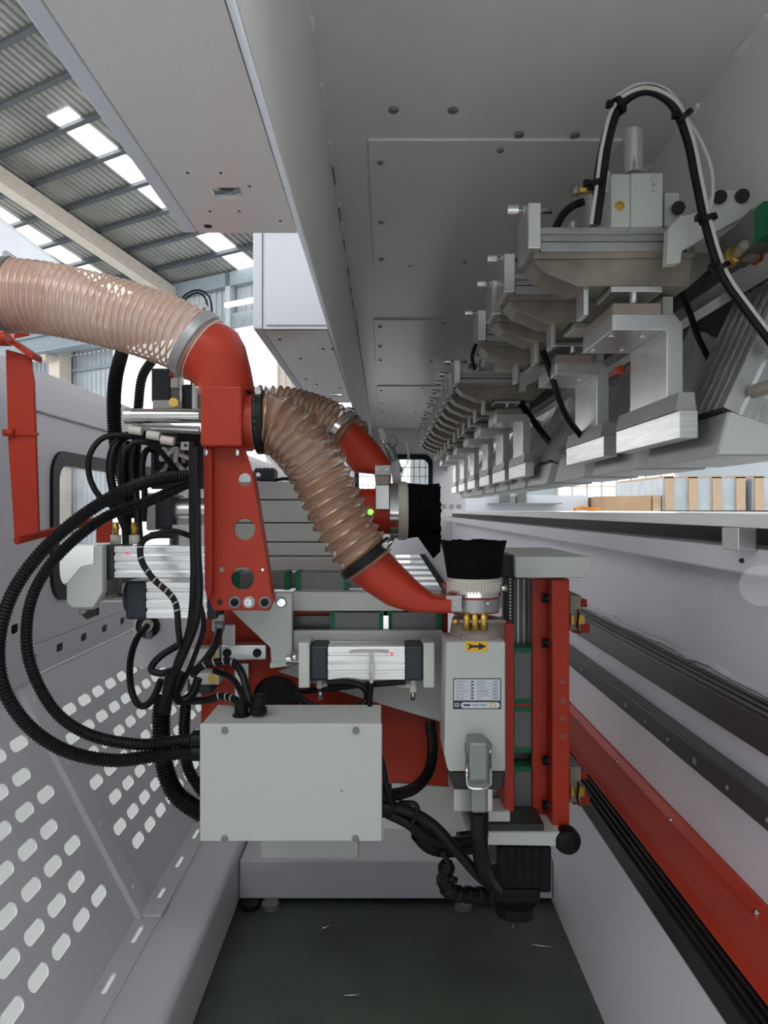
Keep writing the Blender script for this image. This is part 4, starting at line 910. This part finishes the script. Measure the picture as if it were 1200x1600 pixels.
# slanted side clamps
def clamp(label):
    t = thing('slanted_clamp', (.46,1.0,Z(.067)), label, 'clamp', 'slanted clamps along the right wall')
    a = Vector((.430,0,Z(.128))); ax2 = Vector((.42,0,.90)).normalized(); nx = Vector((ax2.z,0,-ax2.x))
    def sl_(u, v, q): return a+ax2*u+nx*v+Vector((0,q,0))
    for k in range(6):
        y0 = .935+k*.026
        obj('profile_rib', MB().plate([(0,0),(.20,0),(.20,.07),(0,.07)], [], sl_, y0, y0+.015), 'alu', t, .002)
    obj('profile_core', MB().plate([(0,.010),(.198,.010),(.198,.068),(0,.068)], [], sl_, .94, 1.075), 'alud', t)
    obj('profile_face', MB().plate([(0,.022),(.199,.022),(.199,.034),(0,.034)], [], sl_, .930, .94), 'alu', t, .001)
    obj('profile_face', MB().plate([(0,.045),(.199,.045),(.199,.07),(0,.07)], [], sl_, .930, .94), 'alu', t, .001)
    obj('joint_plate', MB().plate([(-.006,-.004),(0,-.004),(0,.075),(-.006,.075)], [], sl_, .925, 1.09), 'rackb', t)
    obj('wedge_foot', MB().yprism([(.412,Z(.067)),(.53,Z(.067)),(.53,Z(.085)),(.432,Z(.122)),(.426,Z(.122))], .912, 1.16), 'alud', t, .0015)
    obj('foot_face', MB().yprism([(.4135,Z(.069)),(.529,Z(.069)),(.529,Z(.085)),(.431,Z(.120)),(.427,Z(.120))], .908, .912), 'mwhite', t)
    obj('sensor_barrel', MB().cyl((.468,.88,Z(.15)), (.468,.93,Z(.15)), .009, 12), 'raw', t)
    return t
c0 = clamp('nearest slanted aluminium clamp at the right edge')
for i, o_ in enumerate((.30,.62,.96,1.26,1.56,1.86,2.2,2.6,3.0)):
    c_ = copytree(c0, (0,o_,0)); c_['label'] = ['second','third','fourth','fifth','sixth','seventh','eighth','ninth','farthest'][i]+' slanted aluminium clamp from the right edge'
# cable arch
ar_ = thing('cable_arch', P(1020,350,.94), 'arched black cable bundle with white tube over the nearest unit', 'cable bundle')
arch = [(930,352,.95),(938,295,.94),(948,225,.93),(968,165,.92),(1008,140,.91),(1050,160,.91),(1075,215,.91),(1090,285,.91),(1104,350,.91),(1128,425,.91),(1165,480,.91),(1215,545,.91)]
obj('cable', MB().tube(PX(arch), .0068, 80, 10), 'rubber', ar_)
arch2 = [(x-6 if i < 4 else x+7 if i > 4 else x, y-3 if i in (3,4) else y-2, d-.007) for i, (x, y, d) in enumerate(arch)]
obj('white_tube', MB().tube(PX(arch2), .0024, 80, 8), 'tubew', ar_)
arch3 = [(962,150,.91),(1000,131,.905),(1045,142,.905),(1078,190,.905),(1108,250,.905),(1114,300,.905),(1106,345,.905)]
obj('clear_tube', MB().tube(PX(arch3), .0022, 50, 8), 'tubec', ar_)
arch4 = [(927,325,.95),(930,270,.945),(945,200,.935),(964,162,.93)]
obj('thin_wire', MB().tube(PX(arch4), .0014, 40, 6), 'rubber', ar_)
for x, y, d, dx, dy in ((931,288,.935,1,-.2),(967,165,.915,.6,.8),(1070,182,.905,.7,-.6),(1106,342,.905,1,-.3),(1127,418,.905,.9,-.5)):
    p_ = P(x,y,d); T = Vector((-dy,0,-dx)).normalized() if False else Vector((dy,0,dx)).normalized()
    tie = obj('cable_tie', MB().lathe(p_-T*.003, T, [(0,.008),(0,.0112),(.006,.0112),(.006,.008)], 16), 'black', ar_)
    obj('tie_head', MB().box(p_.x-.016,p_.x-.008,p_.y-.006,p_.y+.002,p_.z-.003,p_.z+.004), 'black', tie)
cable([(868,356,1.03),(880,335,1.03),(895,322,1.03),(912,315,1.02)], 6, 'short black hose behind the nearest end plate')
sb_ = thing('brass_valve', P(1150,410,.93), 'brass throttle valve with red band at the right edge', 'valve')
obj('stem', MB().cyl(P(1146,402,.93), P(1164,382,.90), .006, 12), 'tan', sb_); obj('body', MB().cyl(P(1138,408,.94), P(1152,394,.92), .0105, 8), 'brass', sb_)
obj('tail', MB().cyl(P(1165,398,.93), P(1185,404,.94), .0085, 12), 'tan', sb_); obj('red_band', MB().cyl(P(1180,403,.935), P(1183,404,.937), .0088, 12), 'red', sb_)
text('marking', 'C-4-1', .010, P(1021,287,.9846), (0,0,-1), (1,0,0), 'inkg', u0)
# small motor on top of the white planks
sm_ = thing('small_motor', P(412,752,1.48), 'small dark ribbed motor standing on the white planks', 'motor')
obj('body', MB().pbox(396, 733, 428, 751, 1.455, 1.51), 'capblk', sm_, .003)
for k in range(5): obj('rib', MB().pbox(399+k*6, 731, 402+k*6, 733.5, 1.457, 1.505), 'capblk', sm_)
cable([(424,752,1.49),(446,748,1.49),(470,753,1.49)], 2.5, 'short black lead lying on the white planks')
obj('grey_tube', MB().cyl(P(415,706,1.62), P(452,748,1.50), .006, 12), 'alu', label='slanted grey metal tube behind the brown hose', cat='tube')
# far-off unit cables
for x, y, lab in ((742,545,'black cable bunch hanging at the gap between the pressing units'),): cable([(742,578,1.56),(738,556,1.56),(748,530,1.56),(765,505,1.56)], 3, lab)
for pl, lab in (([(1062,452,1.05),(1078,490,1.08),(1092,530,1.10),(1128,600,1.12)],'black cable behind the nearest angle bracket'), ([(848,548,1.38),(866,600,1.38),(884,648,1.40),(915,690,1.44)],'black cable behind the third unit bracket'), ([(808,622,2.08),(828,650,2.08),(850,680,2.05),(872,706,2.02)],'short black cable behind the fifth unit bracket')):
    cable(pl, 5, lab)
rs = obj('red_sensor', MB().lathe(P(966,580,1.18), (0,-1,0), [(-.04,.003),(-.002,.003),(0,.007),(.012,.007),(.014,.004)]), 'red', label='small red sensor knob behind the nearest press bracket', cat='sensor')
# floor litter
for i, (x, y, l, a, lab) in enumerate(((510,1450,.022,.6,'pale screw lying left of centre on the green floor'),(803,1448,.03,1.2,'pale screw below the servo motor on the floor'),(848,1480,.04,-.2,'longer pale pin right on the green floor'),(550,1557,.03,.1,'short pale pin near the bottom of the floor'))):
    d_ = H*F/(y-CY); p_ = Vector(((x-CX)/F*d_,d_,.0025)); v_ = Vector((math.cos(a),math.sin(a),0))*l/2
    q = thing('loose_screw', p_-Vector((0,0,.0025)), lab, 'screw'); obj('shank', MB().cyl(p_-v_, p_+v_, .0018, 6), 'steel', q); obj('head', MB().cyl(p_-v_*1.1, p_-v_, .0025, 8), 'steel', q)
